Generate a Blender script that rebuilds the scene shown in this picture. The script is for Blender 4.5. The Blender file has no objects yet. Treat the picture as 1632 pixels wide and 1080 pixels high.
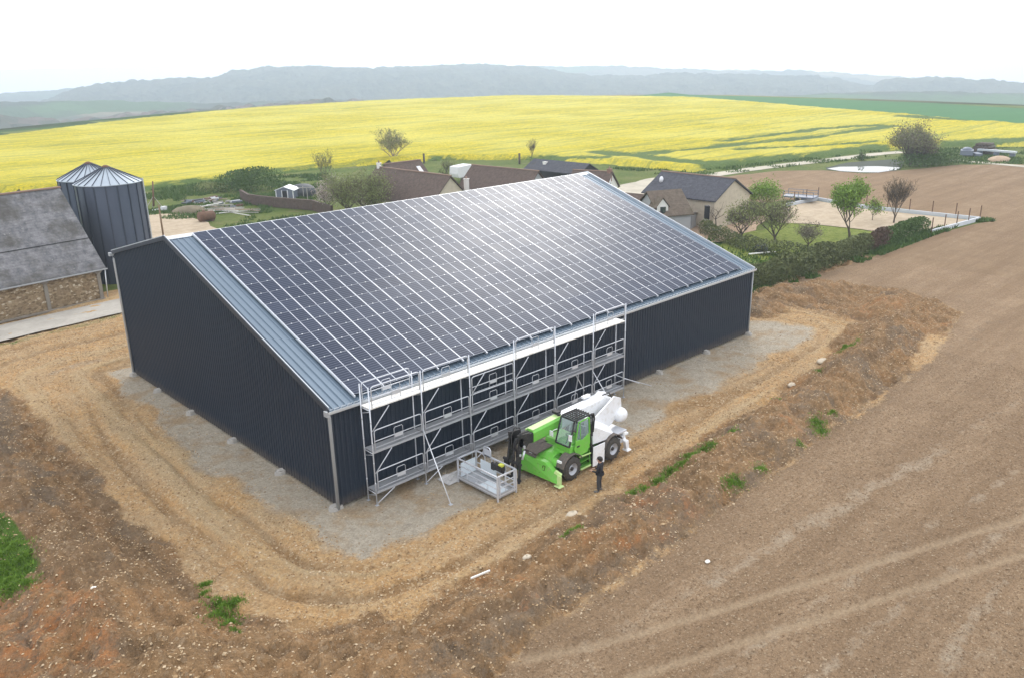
import bpy, bmesh, math, random
import numpy as np
from mathutils import Vector, Matrix
from mathutils.geometry import tessellate_polygon
random.seed(7)
SC = bpy.context.scene
COL = SC.collection
PI = math.pi
# ---------------------------------------------------------------- camera survey (metres)
CX, CY, CZ = -16.881, -29.441, 18.989
YAW, PIT, ROL, FPX, PW, PH = 0.8138, -0.3241, -0.0193, 1317.07, 1632, 1080
_cy, _sy, _cp, _sp = math.cos(YAW), math.sin(YAW), math.cos(PIT), math.sin(PIT)
FW = Vector((_cp*_cy, _cp*_sy, _sp)); _r = Vector((_sy, -_cy, 0)); _u = _r.cross(FW)
RV = math.cos(ROL)*_r + math.sin(ROL)*_u; UV = -math.sin(ROL)*_r + math.cos(ROL)*_u
def ray(px, py): px = float(px); py = float(py); return FW + (px-PW/2)/FPX*RV - (py-PH/2)/FPX*UV
def G(px, py, z=0.0):
    d = ray(px, py); t = (z-CZ)/d.z
    return (CX+t*d.x, CY+t*d.y, z)
def G2(px, py, z=0.0): return G(px, py, z)[:2]
def HD(px, py, dist):                       # survey point at a horizontal distance
    d = ray(px, py); t = dist/math.hypot(d.x, d.y)
    return (CX+t*d.x, CY+t*d.y, CZ+t*d.z)
# ---------------------------------------------------------------- numpy noise
def _hash(i, j, s):
    h = (i.astype(np.int64)*374761393 + j.astype(np.int64)*668265263 + s*1442695041) & 0xffffffff
    h = ((h ^ (h >> 13))*1274126177) & 0xffffffff
    h = (h ^ (h >> 16)) & 0xffffffff
    return h/4294967295.0
def vnoise(x, y, s=0):
    i = np.floor(x); j = np.floor(y); fx = x-i; fy = y-j
    fx = fx*fx*(3-2*fx); fy = fy*fy*(3-2*fy)
    a = _hash(i, j, s); b = _hash(i+1, j, s); c = _hash(i, j+1, s); d = _hash(i+1, j+1, s)
    return (a+(b-a)*fx)*(1-fy) + (c+(d-c)*fx)*fy
def fbm(x, y, s=0, o=4):
    v = 0; a = .5; t = 0
    for k in range(o):
        v = v + a*vnoise(x, y, s+k*17); t += a; x = x*2.03+13.1; y = y*2.03+7.7; a *= .5
    return v/t
def smooth(a, b, x):
    t = np.clip((x-a)/(b-a), 0, 1); return t*t*(3-2*t)
def seg_dist(x, y, pts, closed=False):
    d = np.full(np.shape(x), 1e9)
    n = len(pts)
    for k in range(n if closed else n-1):
        (ax, ay), (bx, by) = pts[k], pts[(k+1) % n]
        vx, vy = bx-ax, by-ay
        t = np.clip(((x-ax)*vx+(y-ay)*vy)/(vx*vx+vy*vy+1e-9), 0, 1)
        d = np.minimum(d, np.hypot(x-ax-t*vx, y-ay-t*vy))
    return d
def inside(x, y, pts):
    r = np.zeros(np.shape(x), bool); n = len(pts)
    for k in range(n):
        (ax, ay), (bx, by) = pts[k], pts[(k+1) % n]
        c = (ay > y) != (by > y)
        r ^= c & (x < (bx-ax)*(y-ay)/((by-ay) if by != ay else 1e-9)+ax)
    return r
def sdf(x, y, pts): return np.where(inside(x, y, pts), -1, 1)*seg_dist(x, y, pts, True)
# ---------------------------------------------------------------- materials
class NT:
    def __init__(s, name):
        s.m = bpy.data.materials.new(name); s.m.use_nodes = True; s.t = s.m.node_tree
        s.b = s.t.nodes['Principled BSDF']
    def n(s, t, **k):
        o = s.t.nodes.new(t)
        for a, v in k.items(): setattr(o, a, v)
        return o
    def L(s, a, b): s.t.links.new(a, b)
    def put(s, sock, v):
        if hasattr(v, 'is_linked') or isinstance(v, bpy.types.NodeSocket): s.L(v, sock)
        else:
            if isinstance(v, tuple) and len(v) == 3 and sock.type == 'RGBA': v = v+(1,)
            sock.default_value = v
    def pos(s, scale=(1, 1, 1), rot=0, obj=False):
        mp = s.n('ShaderNodeMapping'); mp.inputs['Scale'].default_value = scale; mp.inputs['Rotation'].default_value = (0, 0, rot)
        if obj: s.L(s.n('ShaderNodeTexCoord').outputs['Object'], mp.inputs['Vector'])
        else: s.L(s.n('ShaderNodeNewGeometry').outputs['Position'], mp.inputs['Vector'])
        return mp.outputs[0]
    def noise(s, scale, detail=4, rough=.6, vec=None, dist=0):
        o = s.n('ShaderNodeTexNoise'); o.inputs['Scale'].default_value = scale; o.inputs['Detail'].default_value = detail
        o.inputs['Roughness'].default_value = rough; o.inputs['Distortion'].default_value = dist
        s.L(vec if vec is not None else s.pos(), o.inputs['Vector']); return o.outputs['Fac']
    def vor(s, scale, vec=None, feature='F1', out='Distance'):
        o = s.n('ShaderNodeTexVoronoi'); o.feature = feature; o.inputs['Scale'].default_value = scale
        s.L(vec if vec is not None else s.pos(), o.inputs['Vector']); return o.outputs[out]
    def ramp(s, f, *st):
        o = s.n('ShaderNodeValToRGB'); e = o.color_ramp.elements
        while len(e) < len(st): e.new(.5)
        for k, (p, c) in enumerate(st):
            e[k].position = p; e[k].color = (c, c, c, 1) if not isinstance(c, tuple) else c+(1,)
        s.put(o.inputs[0], f); return o.outputs[0]
    def mix(s, f, a, b, mode='MIX'):
        o = s.n('ShaderNodeMix', data_type='RGBA', blend_type=mode)
        s.put(o.inputs[0], f); s.put(o.inputs[6], a); s.put(o.inputs[7], b); return o.outputs[2]
    def math(s, op, a, b=0.0, clamp=False):
        o = s.n('ShaderNodeMath', operation=op); o.use_clamp = clamp
        s.put(o.inputs[0], a); s.put(o.inputs[1], b); return o.outputs[0]
    def attr(s, name): o = s.n('ShaderNodeAttribute'); o.attribute_name = name; return o.outputs['Fac']
    def sep(s, v): o = s.n('ShaderNodeSeparateXYZ'); s.L(v, o.inputs[0]); return o.outputs
    def bump(s, h, strength=.5, dist=.1, nrm=None):
        o = s.n('ShaderNodeBump'); o.inputs['Strength'].default_value = strength; o.inputs['Distance'].default_value = dist
        s.L(h, o.inputs['Height'])
        if nrm is not None: s.L(nrm, o.inputs['Normal'])
        return o.outputs[0]
    def out(s, col=None, rough=None, nrm=None, metal=None, spec=None):
        if col is not None: s.put(s.b.inputs['Base Color'], col)
        if rough is not None: s.put(s.b.inputs['Roughness'], rough)
        if metal is not None: s.put(s.b.inputs['Metallic'], metal)
        if spec is not None: s.put(s.b.inputs['Specular IOR Level'], spec)
        if nrm is not None: s.L(nrm, s.b.inputs['Normal'])
        return s.m
def paint(name, c, rough=.5, metal=0, var=.12, scale=3, spec=.5, dirt=None):
    t = NT(name); f = t.noise(scale, 5, .65, t.pos(obj=True))
    a = tuple(x*(1-var) for x in c); b = tuple(min(1, x*(1+var)) for x in c)
    col = t.mix(f, a, b)
    if dirt:
        g = t.ramp(t.noise(scale*2.3, 6, .7, t.pos(obj=True)), (.5, 0.0), (.72, 1.0)); col = t.mix(g, col, dirt)
    return t.out(col, rough, None, metal, spec)
M = {}
def soilcol(t, st, fine, g1, big):
    pl = t.mix(t.ramp(st, (.3, 0.0), (.7, 1.0)), (.27, .178, .102), (.36, .247, .15))
    pl = t.mix(t.ramp(fine, (.35, 0.0), (.7, .6)), pl, (.39, .28, .18))
    pl = t.mix(t.ramp(g1, (.82, 0.0), (.96, .5)), pl, (.47, .36, .245))
    pl = t.mix(t.ramp(t.noise(.5, 5, .65, t.pos((.06, .9, 1), .12)), (.4, 0.0), (.62, .7)), pl, (.24, .157, .09))
    return t.mix(t.ramp(big, (.35, .5), (.6, 0.0)), pl, (.24, .16, .096))
def mk_mats():
    # earth of the building site: painted by what lies where (vertex attributes)
    t = NT('site_earth'); P = t.pos()
    big = t.noise(.35, 5, .6); mid = t.noise(2.2, 6, .7); fine = t.noise(16, 4, .75); grit = t.vor(7, feature='F1', out='Color')
    gritv = t.n('ShaderNodeSeparateColor'); t.L(grit, gritv.inputs[0]); g1 = gritv.outputs[0]
    ochre = t.mix(t.ramp(mid, (.3, 0.0), (.7, 1.0)), (.40, .228, .10), (.60, .39, .185))
    sk_ = t.attr('streak'); ochre = t.mix(t.ramp(sk_, (.30, .75), (.45, 0.0)), ochre, (.27, .165, .08)); ochre = t.mix(t.ramp(sk_, (.56, 0.0), (.72, .7)), ochre, (.50, .37, .21)); ochre = t.mix(t.ramp(g1, (.72, 0.0), (.95, .6)), ochre, (.56, .42, .26))
    ochre = t.mix(t.ramp(big, (.42, 0.0), (.62, .45)), ochre, (.46, .35, .22))
    berm = t.mix(t.ramp(mid, (.3, 0.0), (.7, 1.0)), (.20, .122, .06), (.38, .24, .125))
    berm = t.mix(t.ramp(t.noise(.5, 5, .65, t.pos((1, 1, 1.0))), (.45, 0.0), (.62, .75)), berm, (.36, .205, .095))
    berm = t.mix(t.ramp(t.attr('streak'), (.32, .6), (.5, 0.0)), berm, (.17, .115, .07)); berm = t.mix(t.ramp(g1, (.78, 0.0), (.95, .5)), berm, (.38, .28, .18))
    st = t.noise(1.3, 5, .7, t.pos((.25, 2.2, 1), .12))
    pl = soilcol(t, st, fine, g1, big)
    pad = t.mix(t.ramp(mid, (.3, 0.0), (.7, 1.0)), (.37, .315, .24), (.52, .455, .36))
    pad = t.mix(t.ramp(t.noise(.45, 5, .65), (.48, 0.0), (.64, .8)), pad, (.38, .265, .15))
    pad = t.mix(t.ramp(t.noise(.8, 4, .6, t.pos((1, 1, 1.7))), (.6, 0.0), (.75, .5)), pad, (.27, .245, .21))
    edge = t.math('MULTIPLY', t.math('SUBTRACT', t.noise(.9, 7, .78), .5), 1.7)
    def m(a): return t.ramp(t.math('ADD', t.attr(a), edge), (.32, 0.0), (.68, 1.0))
    c = t.mix(m('berm'), ochre, berm); c = t.mix(m('pad'), c, pad); c = t.mix(m('plough'), c, pl)
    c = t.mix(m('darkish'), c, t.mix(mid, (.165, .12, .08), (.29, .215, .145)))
    c = t.mix(t.math('MULTIPLY', m('orange'), t.ramp(t.noise(1.0, 6, .75, t.pos((1, 1.6, 1), .6)), (.45, .1), (.6, 1.0))), c, t.mix(mid, (.42, .17, .06), (.50, .24, .10)))
    c = t.mix(m('pale'), c, t.mix(mid, (.36, .28, .195), (.45, .36, .26)))
    c = t.mix(m('grassy'), c, t.mix(mid, (.05, .11, .015), (.13, .2, .04)))
    c = t.mix(t.attr('tyre'), c, (.42, .315, .205))
    gr = t.ramp(t.noise(8, 9, .85), (.36, .66), (.64, 1.28)); c = t.mix(1.0, c, gr, 'MULTIPLY')
    h = t.math('ADD', t.math('MULTIPLY', mid, .7), t.math('ADD', t.math('MULTIPLY', fine, .35), t.math('MULTIPLY', g1, .12)))
    M['earth'] = t.out(c, .97, t.bump(h, 1.0, .26), None, .15)
    # far ploughed land
    t = NT('tilled_soil'); st = t.noise(1.3, 5, .7, t.pos((.25, 2.2, 1), .12)); f = t.noise(16, 4, .75); gs_ = t.n('ShaderNodeSeparateColor'); t.L(t.vor(7, feature='F1', out='Color'), gs_.inputs[0]); c = soilcol(t, st, f, gs_.outputs[0], t.noise(.35, 5, .6))

    M['tilled'] = t.out(c, .97, t.bump(f, .8, .25), None, .1)
    # grass
    t = NT('meadow'); a = t.noise(.11, 6, .65); b = t.noise(1.4, 6, .75)
    c = t.mix(t.ramp(a, (.35, 0.0), (.65, 1.0)), (.105, .15, .03), (.19, .205, .06)); c = t.mix(t.ramp(b, (.4, 0.0), (.7, .8)), c, (.055, .10, .022))
    c = t.mix(t.ramp(t.noise(.35, 5, .7), (.56, 0.0), (.68, .7)), c, (.26, .2, .11))
    M['meadow'] = t.out(c, .95, t.bump(b, 1, .5), None, .1)
    t = NT('lawn'); b = t.noise(1.6, 6, .75); c = t.mix(t.ramp(b, (.35, 0.0), (.7, 1.0)), (.10, .145, .02), (.25, .265, .07))
    M['lawn'] = t.out(c, .95, t.bump(b, .8, .2), None, .1)
    # rape in flower
    t = NT('rapeseed'); a = t.noise(.45, 8, .78, t.pos((.07, 1.25, 1), -.04)); b = t.noise(1.5, 5, .75); w = t.noise(.03, 4, .5)
    c = t.mix(t.ramp(b, (.3, 0.0), (.62, 1.0)), (.30, .30, .03), (.70, .56, .025))
    c = t.mix(t.ramp(a, (.38, .95), (.52, 0.0)), c, (.24, .26, .04)); c = t.mix(t.ramp(w, (.42, 0.0), (.6, .35)), c, (.72, .66, .17))
    # tramlines
    pr = t.pos((1, 1, 1), -.04); yv = t.sep(pr)[1]; wv = t.math('FRACT', t.math('MULTIPLY', yv, 1/24.0))
    tl = t.math('LESS_THAN', t.math('ABSOLUTE', t.math('SUBTRACT', wv, .5)), .018)
    c = t.mix(t.math('MULTIPLY', tl, .55), c, (.20, .24, .05))
    g = t.ramp(t.math('ADD', t.attr('green'), t.math('MULTIPLY', t.math('SUBTRACT', t.noise(.5, 8, .85, t.pos((.25, 1.6, 1), .55)), .5), 2.4)), (.35, 0.0), (.75, 1.0))
    c = t.mix(g, c, t.mix(b, (.05, .10, .03), (.16, .22, .05)))
    M['rape'] = t.out(c, .9, t.bump(b, 1, .6), None, .1)
    t = NT('young_wheat'); b = t.noise(.25, 5, .6, t.pos((.1, 1, 1), .5)); c = t.mix(b, (.035, .125, .04), (.06, .175, .055)); M['wheat'] = t.out(c, .9, None, None, .1)
    t = NT('woodland'); a = t.noise(.012, 5, .6); b = t.noise(.09, 4, .7)
    c = t.mix(t.ramp(a, (.4, 0.0), (.6, 1.0)), (.008, .018, .012), (.06, .06, .035)); c = t.mix(t.ramp(b, (.35, 0.0), (.7, .8)), c, (.13, .14, .08))
    M['wood'] = t.out(c, 1, None, None, 0)
    t = NT('valley_trees'); a = t.vor(.11, out='Color'); s_ = t.n('ShaderNodeSeparateColor'); t.L(a, s_.inputs[0]); M['woodnear'] = t.out(t.ramp(s_.outputs[0], (0, (.05, .06, .04)), (.5, (.11, .11, .075)), (.8, (.17, .13, .11)), (1, (.22, .18, .165))), 1, None, None, 0)
    t = NT('far_fields'); a = t.vor(.0045, t.pos((1, .6, 1), .4), out='Color'); s_ = t.n('ShaderNodeSeparateColor'); t.L(a, s_.inputs[0])
    c = t.ramp(s_.outputs[0], (0, (.015, .03, .015)), (.3, (.09, .17, .05)), (.55, (.02, .03, .015)), (.8, (.28, .24, .15)))
    c = t.mix(t.ramp(t.noise(.004, 5, .6), (.45, 0.0), (.55, 1.0)), c, (.05, .06, .035))
    M['farfield'] = t.out(c, 1, None, None, 0)
    def soil(n, a, b, sc=1.5, dist=.05):
        t = NT(n); f = t.noise(sc, 6, .7); g = t.noise(.3, 5, .6)
        c = t.mix(t.ramp(f, (.3, 0.0), (.7, 1.0)), a, b); c = t.mix(t.ramp(g, (.45, 0.0), (.65, .5)), c, tuple(x*.75 for x in a))
        return t.out(c, .95, t.bump(f, .6, dist), None, .15)
    M['sand'] = soil('yard_sand', (.36, .28, .19), (.50, .41, .30)); M['redsand'] = soil('court_sand', (.36, .25, .17), (.48, .36, .25))
    M['track'] = soil('track_dust', (.42, .38, .30), (.52, .47, .38)); M['road'] = soil('road_surface', (.36, .33, .285), (.45, .42, .37), 3, .02)
    M['verge'] = soil('verge_soil', (.16, .135, .09), (.26, .22, .15))
    t = NT('pond_water'); M['water'] = t.out((.02, .025, .02), .03, t.bump(t.noise(1.5, 3, .5), .03, .05), 0, .6)
    # metals and cladding
    def clad(n, c, rough, var=.1, metal=0):
        t = NT(n); f = t.noise(.5, 4, .6, t.pos((1, 1, .15))); g = t.noise(.25, 3, .5)
        c2 = t.mix(f, tuple(x*(1-var) for x in c), tuple(x*(1+var) for x in c)); c2 = t.mix(t.math('MULTIPLY', g, .25), c2, tuple(x*1.25 for x in c))
        sp = t.noise(.8, 2, .5, t.pos((1, 1, .3)))
        z = t.sep(t.pos())[2]; dirt = t.math('MULTIPLY', t.ramp(t.math('ADD', t.math('MULTIPLY', z, .7), t.math('MULTIPLY', t.noise(2, 5, .7), .6)), (.25, .4), (.75, 0.0)), 1.0)
        c2 = t.mix(dirt, c2, (.22, .17, .12))
        return t.out(c2, rough, t.bump(sp, .15, .05), metal, .4)
    M['navy'] = clad('anthracite_cladding', (.0135, .0225, .038), .45)
    M['steel_roof'] = paint('galvanised_roof', (.12, .165, .215), .45, .4, .1, .8)
    M['zinc'] = paint('zinc', (.62, .65, .68), .4, .5, .08, 2)
    M['trim'] = paint('dark_trim', (.03, .038, .052), .4)
    M['pipe'] = paint('grey_pipe', (.34, .35, .36), .45, .1)
    M['oldconc'] = paint('old_concrete', (.24, .215, .18), .95, 0, .2, 2)
    M['kerb'] = paint('pale_kerb', (.55, .57, .60), .85, 0, .1, 1)
    M['conc'] = paint('concrete', (.36, .34, .31), .9, 0, .15, 2)
    t = NT('panel_glass'); uv = t.n('ShaderNodeUVMap').outputs[0]; u = t.sep(uv)
    row = t.math('FRACT', t.math('MULTIPLY', u[1], 6.0)); gap = t.math('LESS_THAN', t.math('ABSOLUTE', t.math('SUBTRACT', row, .5)), .40)
    colf = t.math('FRACT', t.math('MULTIPLY', u[0], 20.0)); cg = t.math('LESS_THAN', t.math('ABSOLUTE', t.math('SUBTRACT', colf, .5)), .46)
    cell = gap
    half = t.math('LESS_THAN', t.math('ABSOLUTE', t.math('SUBTRACT', u[0], .5)), .014)
    oi = t.attr('tone')
    base = t.mix(oi, (.013, .021, .044), (.026, .036, .064))
    c = t.mix(cell, (.09, .105, .15), base); c = t.mix(half, c, (.50, .53, .58))
    M['panel'] = t.out(c, t.math('ADD', .27, t.math('MULTIPLY', t.noise(.5, 3, .6), .14)), t.bump(t.noise(.9, 3, .5), .02, .1), 0, .08)
    M['edge'] = paint('panel_edge', (.21, .23, .27), .4, .3, .05)
    M['alu'] = paint('alu_frame', (.72, .74, .77), .35, .3, .05)
    M['galv'] = paint('galvanised_steel', (.60, .62, .66), .42, .4, .12, 3)
    M['deckgrey'] = paint('steel_deck', (.42, .43, .45), .5, .4, .15, 3); M['deckwhite'] = paint('pale_deck', (.78, .77, .73), .7, 0, .08, 1.5, dirt=(.5, .46, .4))
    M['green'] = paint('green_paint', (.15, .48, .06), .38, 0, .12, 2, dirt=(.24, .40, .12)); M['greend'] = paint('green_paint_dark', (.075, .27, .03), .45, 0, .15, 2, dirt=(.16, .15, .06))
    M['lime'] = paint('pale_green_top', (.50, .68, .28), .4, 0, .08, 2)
    M['white'] = paint('white_paint', (.78, .79, .81), .38, 0, .05, 2, dirt=(.62, .60, .56)); M['black'] = paint('black_steel', (.022, .022, .024), .6, 0, .3, 5, .4, (.09, .075, .06))
    M['rubber'] = paint('tyre_rubber', (.045, .042, .038), .85, 0, .3, 6, dirt=(.13, .10, .07)); M['rim'] = paint('wheel_rim', (.42, .43, .46), .4, .3)
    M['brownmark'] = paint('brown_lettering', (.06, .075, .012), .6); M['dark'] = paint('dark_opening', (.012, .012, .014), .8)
    M['mud'] = paint('dusty_plastic', (.10, .085, .075), .8, 0, .2, 4, dirt=(.22, .17, .13))
    t = NT('window_glass'); M['glass'] = t.out((.03, .04, .05), .06, None, 0, .8)
    t = NT('cab_glass'); g = t.b; g.inputs['Base Color'].default_value = (.5, .6, .62, 1); g.inputs['Roughness'].default_value = .05; g.inputs['Transmission Weight'].default_value = .75; g.inputs['IOR'].default_value = 1.1; M['cabglass'] = t.m
    M['yellow'] = paint('yellow_plastic', (.6, .62, .08), .5); M['seatgrey'] = paint('seat_grey', (.25, .27, .29), .7)
    M['polyc'] = paint('whitish_panel', (.62, .68, .72), .4, 0, .08, 3)
    M['cloth'] = paint('black_cloth', (.016, .017, .022), .9, 0, .3, 9); M['trouser'] = paint('work_trousers', (.045, .047, .052), .9, 0, .6, 14); M['skin'] = paint('skin', (.42, .25, .18), .6)
    M['boot'] = paint('grey_boots', (.16, .15, .14), .9)
    # stone, tiles, render
    t = NT('rubble_stone'); v = t.pos((1, 1, 1.6)); cc = t.n('ShaderNodeSeparateColor'); t.L(t.vor(4.2, v, out='Color'), cc.inputs[0]); dist = t.vor(4.2, v, 'DISTANCE_TO_EDGE')
    c = t.ramp(cc.outputs[0], (0, (.16, .115, .07)), (.5, (.28, .205, .125)), (.85, (.36, .28, .18)), (.97, (.55, .48, .37)))
    c = t.mix(t.ramp(dist, (.02, 1.0), (.09, 0.0)), c, (.27, .205, .13)); c = t.mix(t.ramp(t.noise(.5, 5, .6), (.5, 0.0), (.7, .5)), c, (.17, .13, .09))
    M['rubble'] = t.out(c, .95, t.bump(dist, .8, .08), None, .1)
    def tiles(n, a, b, spot, sc=2.6, moss=(.10, .10, .05), mossf=.6):
        t = NT(n); o = t.pos(obj=True); f = t.noise(sc, 5, .75, o); g = t.noise(.35, 5, .65, o); x = t.sep(o)
        rows = t.math('FRACT', t.math('MULTIPLY', x[2], 5.0))
        c = t.mix(t.ramp(f, (.32, 0.0), (.68, 1.0)), a, b); c = t.mix(t.ramp(t.noise(sc*3.1, 4, .8, o), (.62, 0.0), (.70, .8)), c, spot)
        c = t.mix(t.ramp(g, (mossf, 0.0), (mossf+.15, .7)), c, moss); c = t.mix(t.ramp(rows, (.0, .35), (.2, 0.0)), c, tuple(k*.5 for k in a))
        return t.out(c, .9, t.bump(t.math('ADD', rows, f), .5, .06), None, .15)
    M['oldslate'] = tiles('weathered_grey_roof', (.10, .10, .108), (.27, .265, .27), (.45, .44, .42), 1.6, (.075, .068, .055), .47)
    M['tilebrown'] = tiles('brown_tiles', (.085, .062, .052), (.155, .115, .095), (.24, .2, .16)); M['tiledark'] = tiles('dark_slates', (.055, .055, .066), (.10, .10, .115), (.34, .34, .32), 2, (.08, .07, .05), .62)
    M['tilered'] = tiles('old_red_tiles', (.10, .078, .06), (.19, .15, .115), (.34, .29, .22), 2.6, (.10, .09, .05), .55)
    M['ridge'] = paint('ridge_tiles', (.25, .165, .12), .9, 0, .25, 3)
    M['render'] = paint('lime_render', (.52, .45, .35), .9, 0, .12, 1.0, dirt=(.4, .34, .26)); M['whitewall'] = paint('white_render', (.74, .72, .68), .85, 0, .06, 1.5)
    M['greywall'] = paint('grey_render', (.36, .36, .37), .9, 0, .1, 1.5); M['brickred'] = paint('chimney_brick', (.25, .14, .10), .9, 0, .3, 6)
    t = NT('silo_sheet'); o = t.pos(obj=True); z = t.sep(o)[2]; c = t.mix(t.noise(.8, 4, .6, t.pos((1, 1, .2), obj=True)), (.06, .075, .11), (.10, .12, .165))
    w = t.math('SINE', t.math('MULTIPLY', z, 60.0)); M['silo'] = t.out(c, .42, t.bump(w, .25, .02), .4, .4)
    M['silorib'] = paint('silo_rib', (.045, .055, .08), .5, .3); M['siloroof'] = paint('silo_roof', (.36, .41, .46), .4, .5, .15, 1)
    M['rust'] = paint('rusty_steel', (.16, .085, .05), .8, .1, .4, 3, dirt=(.07, .05, .04)); M['wood'+'pole'] = paint('brown_pole', (.22, .15, .09), .9)
    M['bark'] = paint('bark', (.10, .078, .058), .95, 0, .3, 6); M['barkpale'] = paint('pale_bark', (.30, .235, .17), .95, 0, .3, 6)
    def leaf(n, a, b):
        t = NT(n); f = t.noise(1.1, 3, .6, t.pos(obj=True)); o = t.attr('tone'); c = t.mix(t.math('MULTIPLY', t.math('ADD', f, o), .5), a, b)
        t.b.inputs['Subsurface Weight'].default_value = 0.0
        return t.out(c, .75, None, None, .2)
    M['leafspring'] = leaf('spring_leaf', (.11, .20, .025), (.27, .40, .07)); M['leafolive'] = leaf('olive_leaf', (.12, .15, .045), (.31, .33, .13))
    M['leafdark'] = leaf('hedge_leaf', (.035, .05, .02), (.22, .24, .095)); M['leafbush'] = leaf('bush_leaf', (.04, .085, .015), (.11, .17, .04))
    M['leafbrown'] = leaf('brown_leaf', (.07, .045, .03), (.16, .10, .07)); M['bud'] = leaf('budding_twig', (.20, .14, .075), (.34, .25, .13)); M['budgrey'] = leaf('grey_twig', (.13, .115, .085), (.24, .21, .15))
    M['blossom'] = leaf('blossom', (.42, .32, .30), (.70, .60, .56)); M['blade'] = leaf('grass_blade', (.08, .17, .015), (.22, .34, .06))
    t = NT('stones'); o = t.attr('tone'); M['stone'] = t.out(t.ramp(o, (0, (.20, .12, .06)), (.4, (.38, .25, .13)), (.75, (.52, .39, .24)), (1, (.60, .48, .33))), .9, None, None, .2)
    t = NT('clods'); o = t.attr('tone'); M['clod'] = t.out(t.ramp(o, (0, (.17, .11, .065)), (.5, (.27, .185, .115)), (1, (.44, .34, .23))), .95, None, None, .1)
    M['tarp'] = paint('dark_tarpaulin', (.045, .05, .055), .6, 0, .3, 2); M['plasticw'] = paint('white_sheet', (.66, .66, .68), .5)
    M['blueg'] = paint('blue_grey_steel', (.16, .18, .23), .5, .2)
mk_mats()
# ---------------------------------------------------------------- object helpers
OFF = {}
def tag(o, label=None, cat=None, group=None, kind=None):
    if label: o['label'] = label
    if cat: o['category'] = cat
    if group: o['group'] = group
    if kind: o['kind'] = kind
    return o
def thing(name, loc, label, cat, group=None):
    o = bpy.data.objects.new(name, None); COL.objects.link(o); o.location = loc; o.empty_display_size = .3
    OFF[o.name] = Vector(loc); return tag(o, label, cat, group)
def link(name, me, parent=None):
    o = bpy.data.objects.new(name, me); COL.objects.link(o)
    if parent is not None: o.parent = parent
    return o
def np_mesh(name, V, F, mats, attrs=None, mi=None, smooth_=False, parent=None, uv=None):
    """V (n,3) array, F (m,k) array of one polygon size"""
    V = np.asarray(V, np.float32); F = np.asarray(F, np.int32); k = F.shape[1]
    if parent is not None: V = V - np.array(OFF[parent.name], np.float32)
    me = bpy.data.meshes.new(name); me.vertices.add(len(V)); me.vertices.foreach_set('co', V.ravel())
    me.loops.add(F.size); me.loops.foreach_set('vertex_index', F.ravel())
    me.polygons.add(len(F)); me.polygons.foreach_set('loop_start', np.arange(0, F.size, k, dtype=np.int32))
    me.polygons.foreach_set('loop_total', np.full(len(F), k, np.int32))
    if mi is not None: me.polygons.foreach_set('material_index', np.asarray(mi, np.int32))
    for m in (mats if isinstance(mats, (list, tuple)) else [mats]): me.materials.append(m)
    for a, v in (attrs or {}).items():
        at = me.attributes.new(a, 'FLOAT', 'POINT'); at.data.foreach_set('value', np.asarray(v, np.float32))
    if uv is not None:
        l = me.uv_layers.new(name='UVMap'); l.data.foreach_set('uv', np.asarray(uv, np.float32).ravel())
    me.update(calc_edges=True); me.validate()
    me.polygons.foreach_set('use_smooth', np.full(len(me.polygons), smooth_))
    o = link(name, me, parent)
    if parent is not None: OFF[o.name] = OFF[parent.name]
    return o
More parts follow.
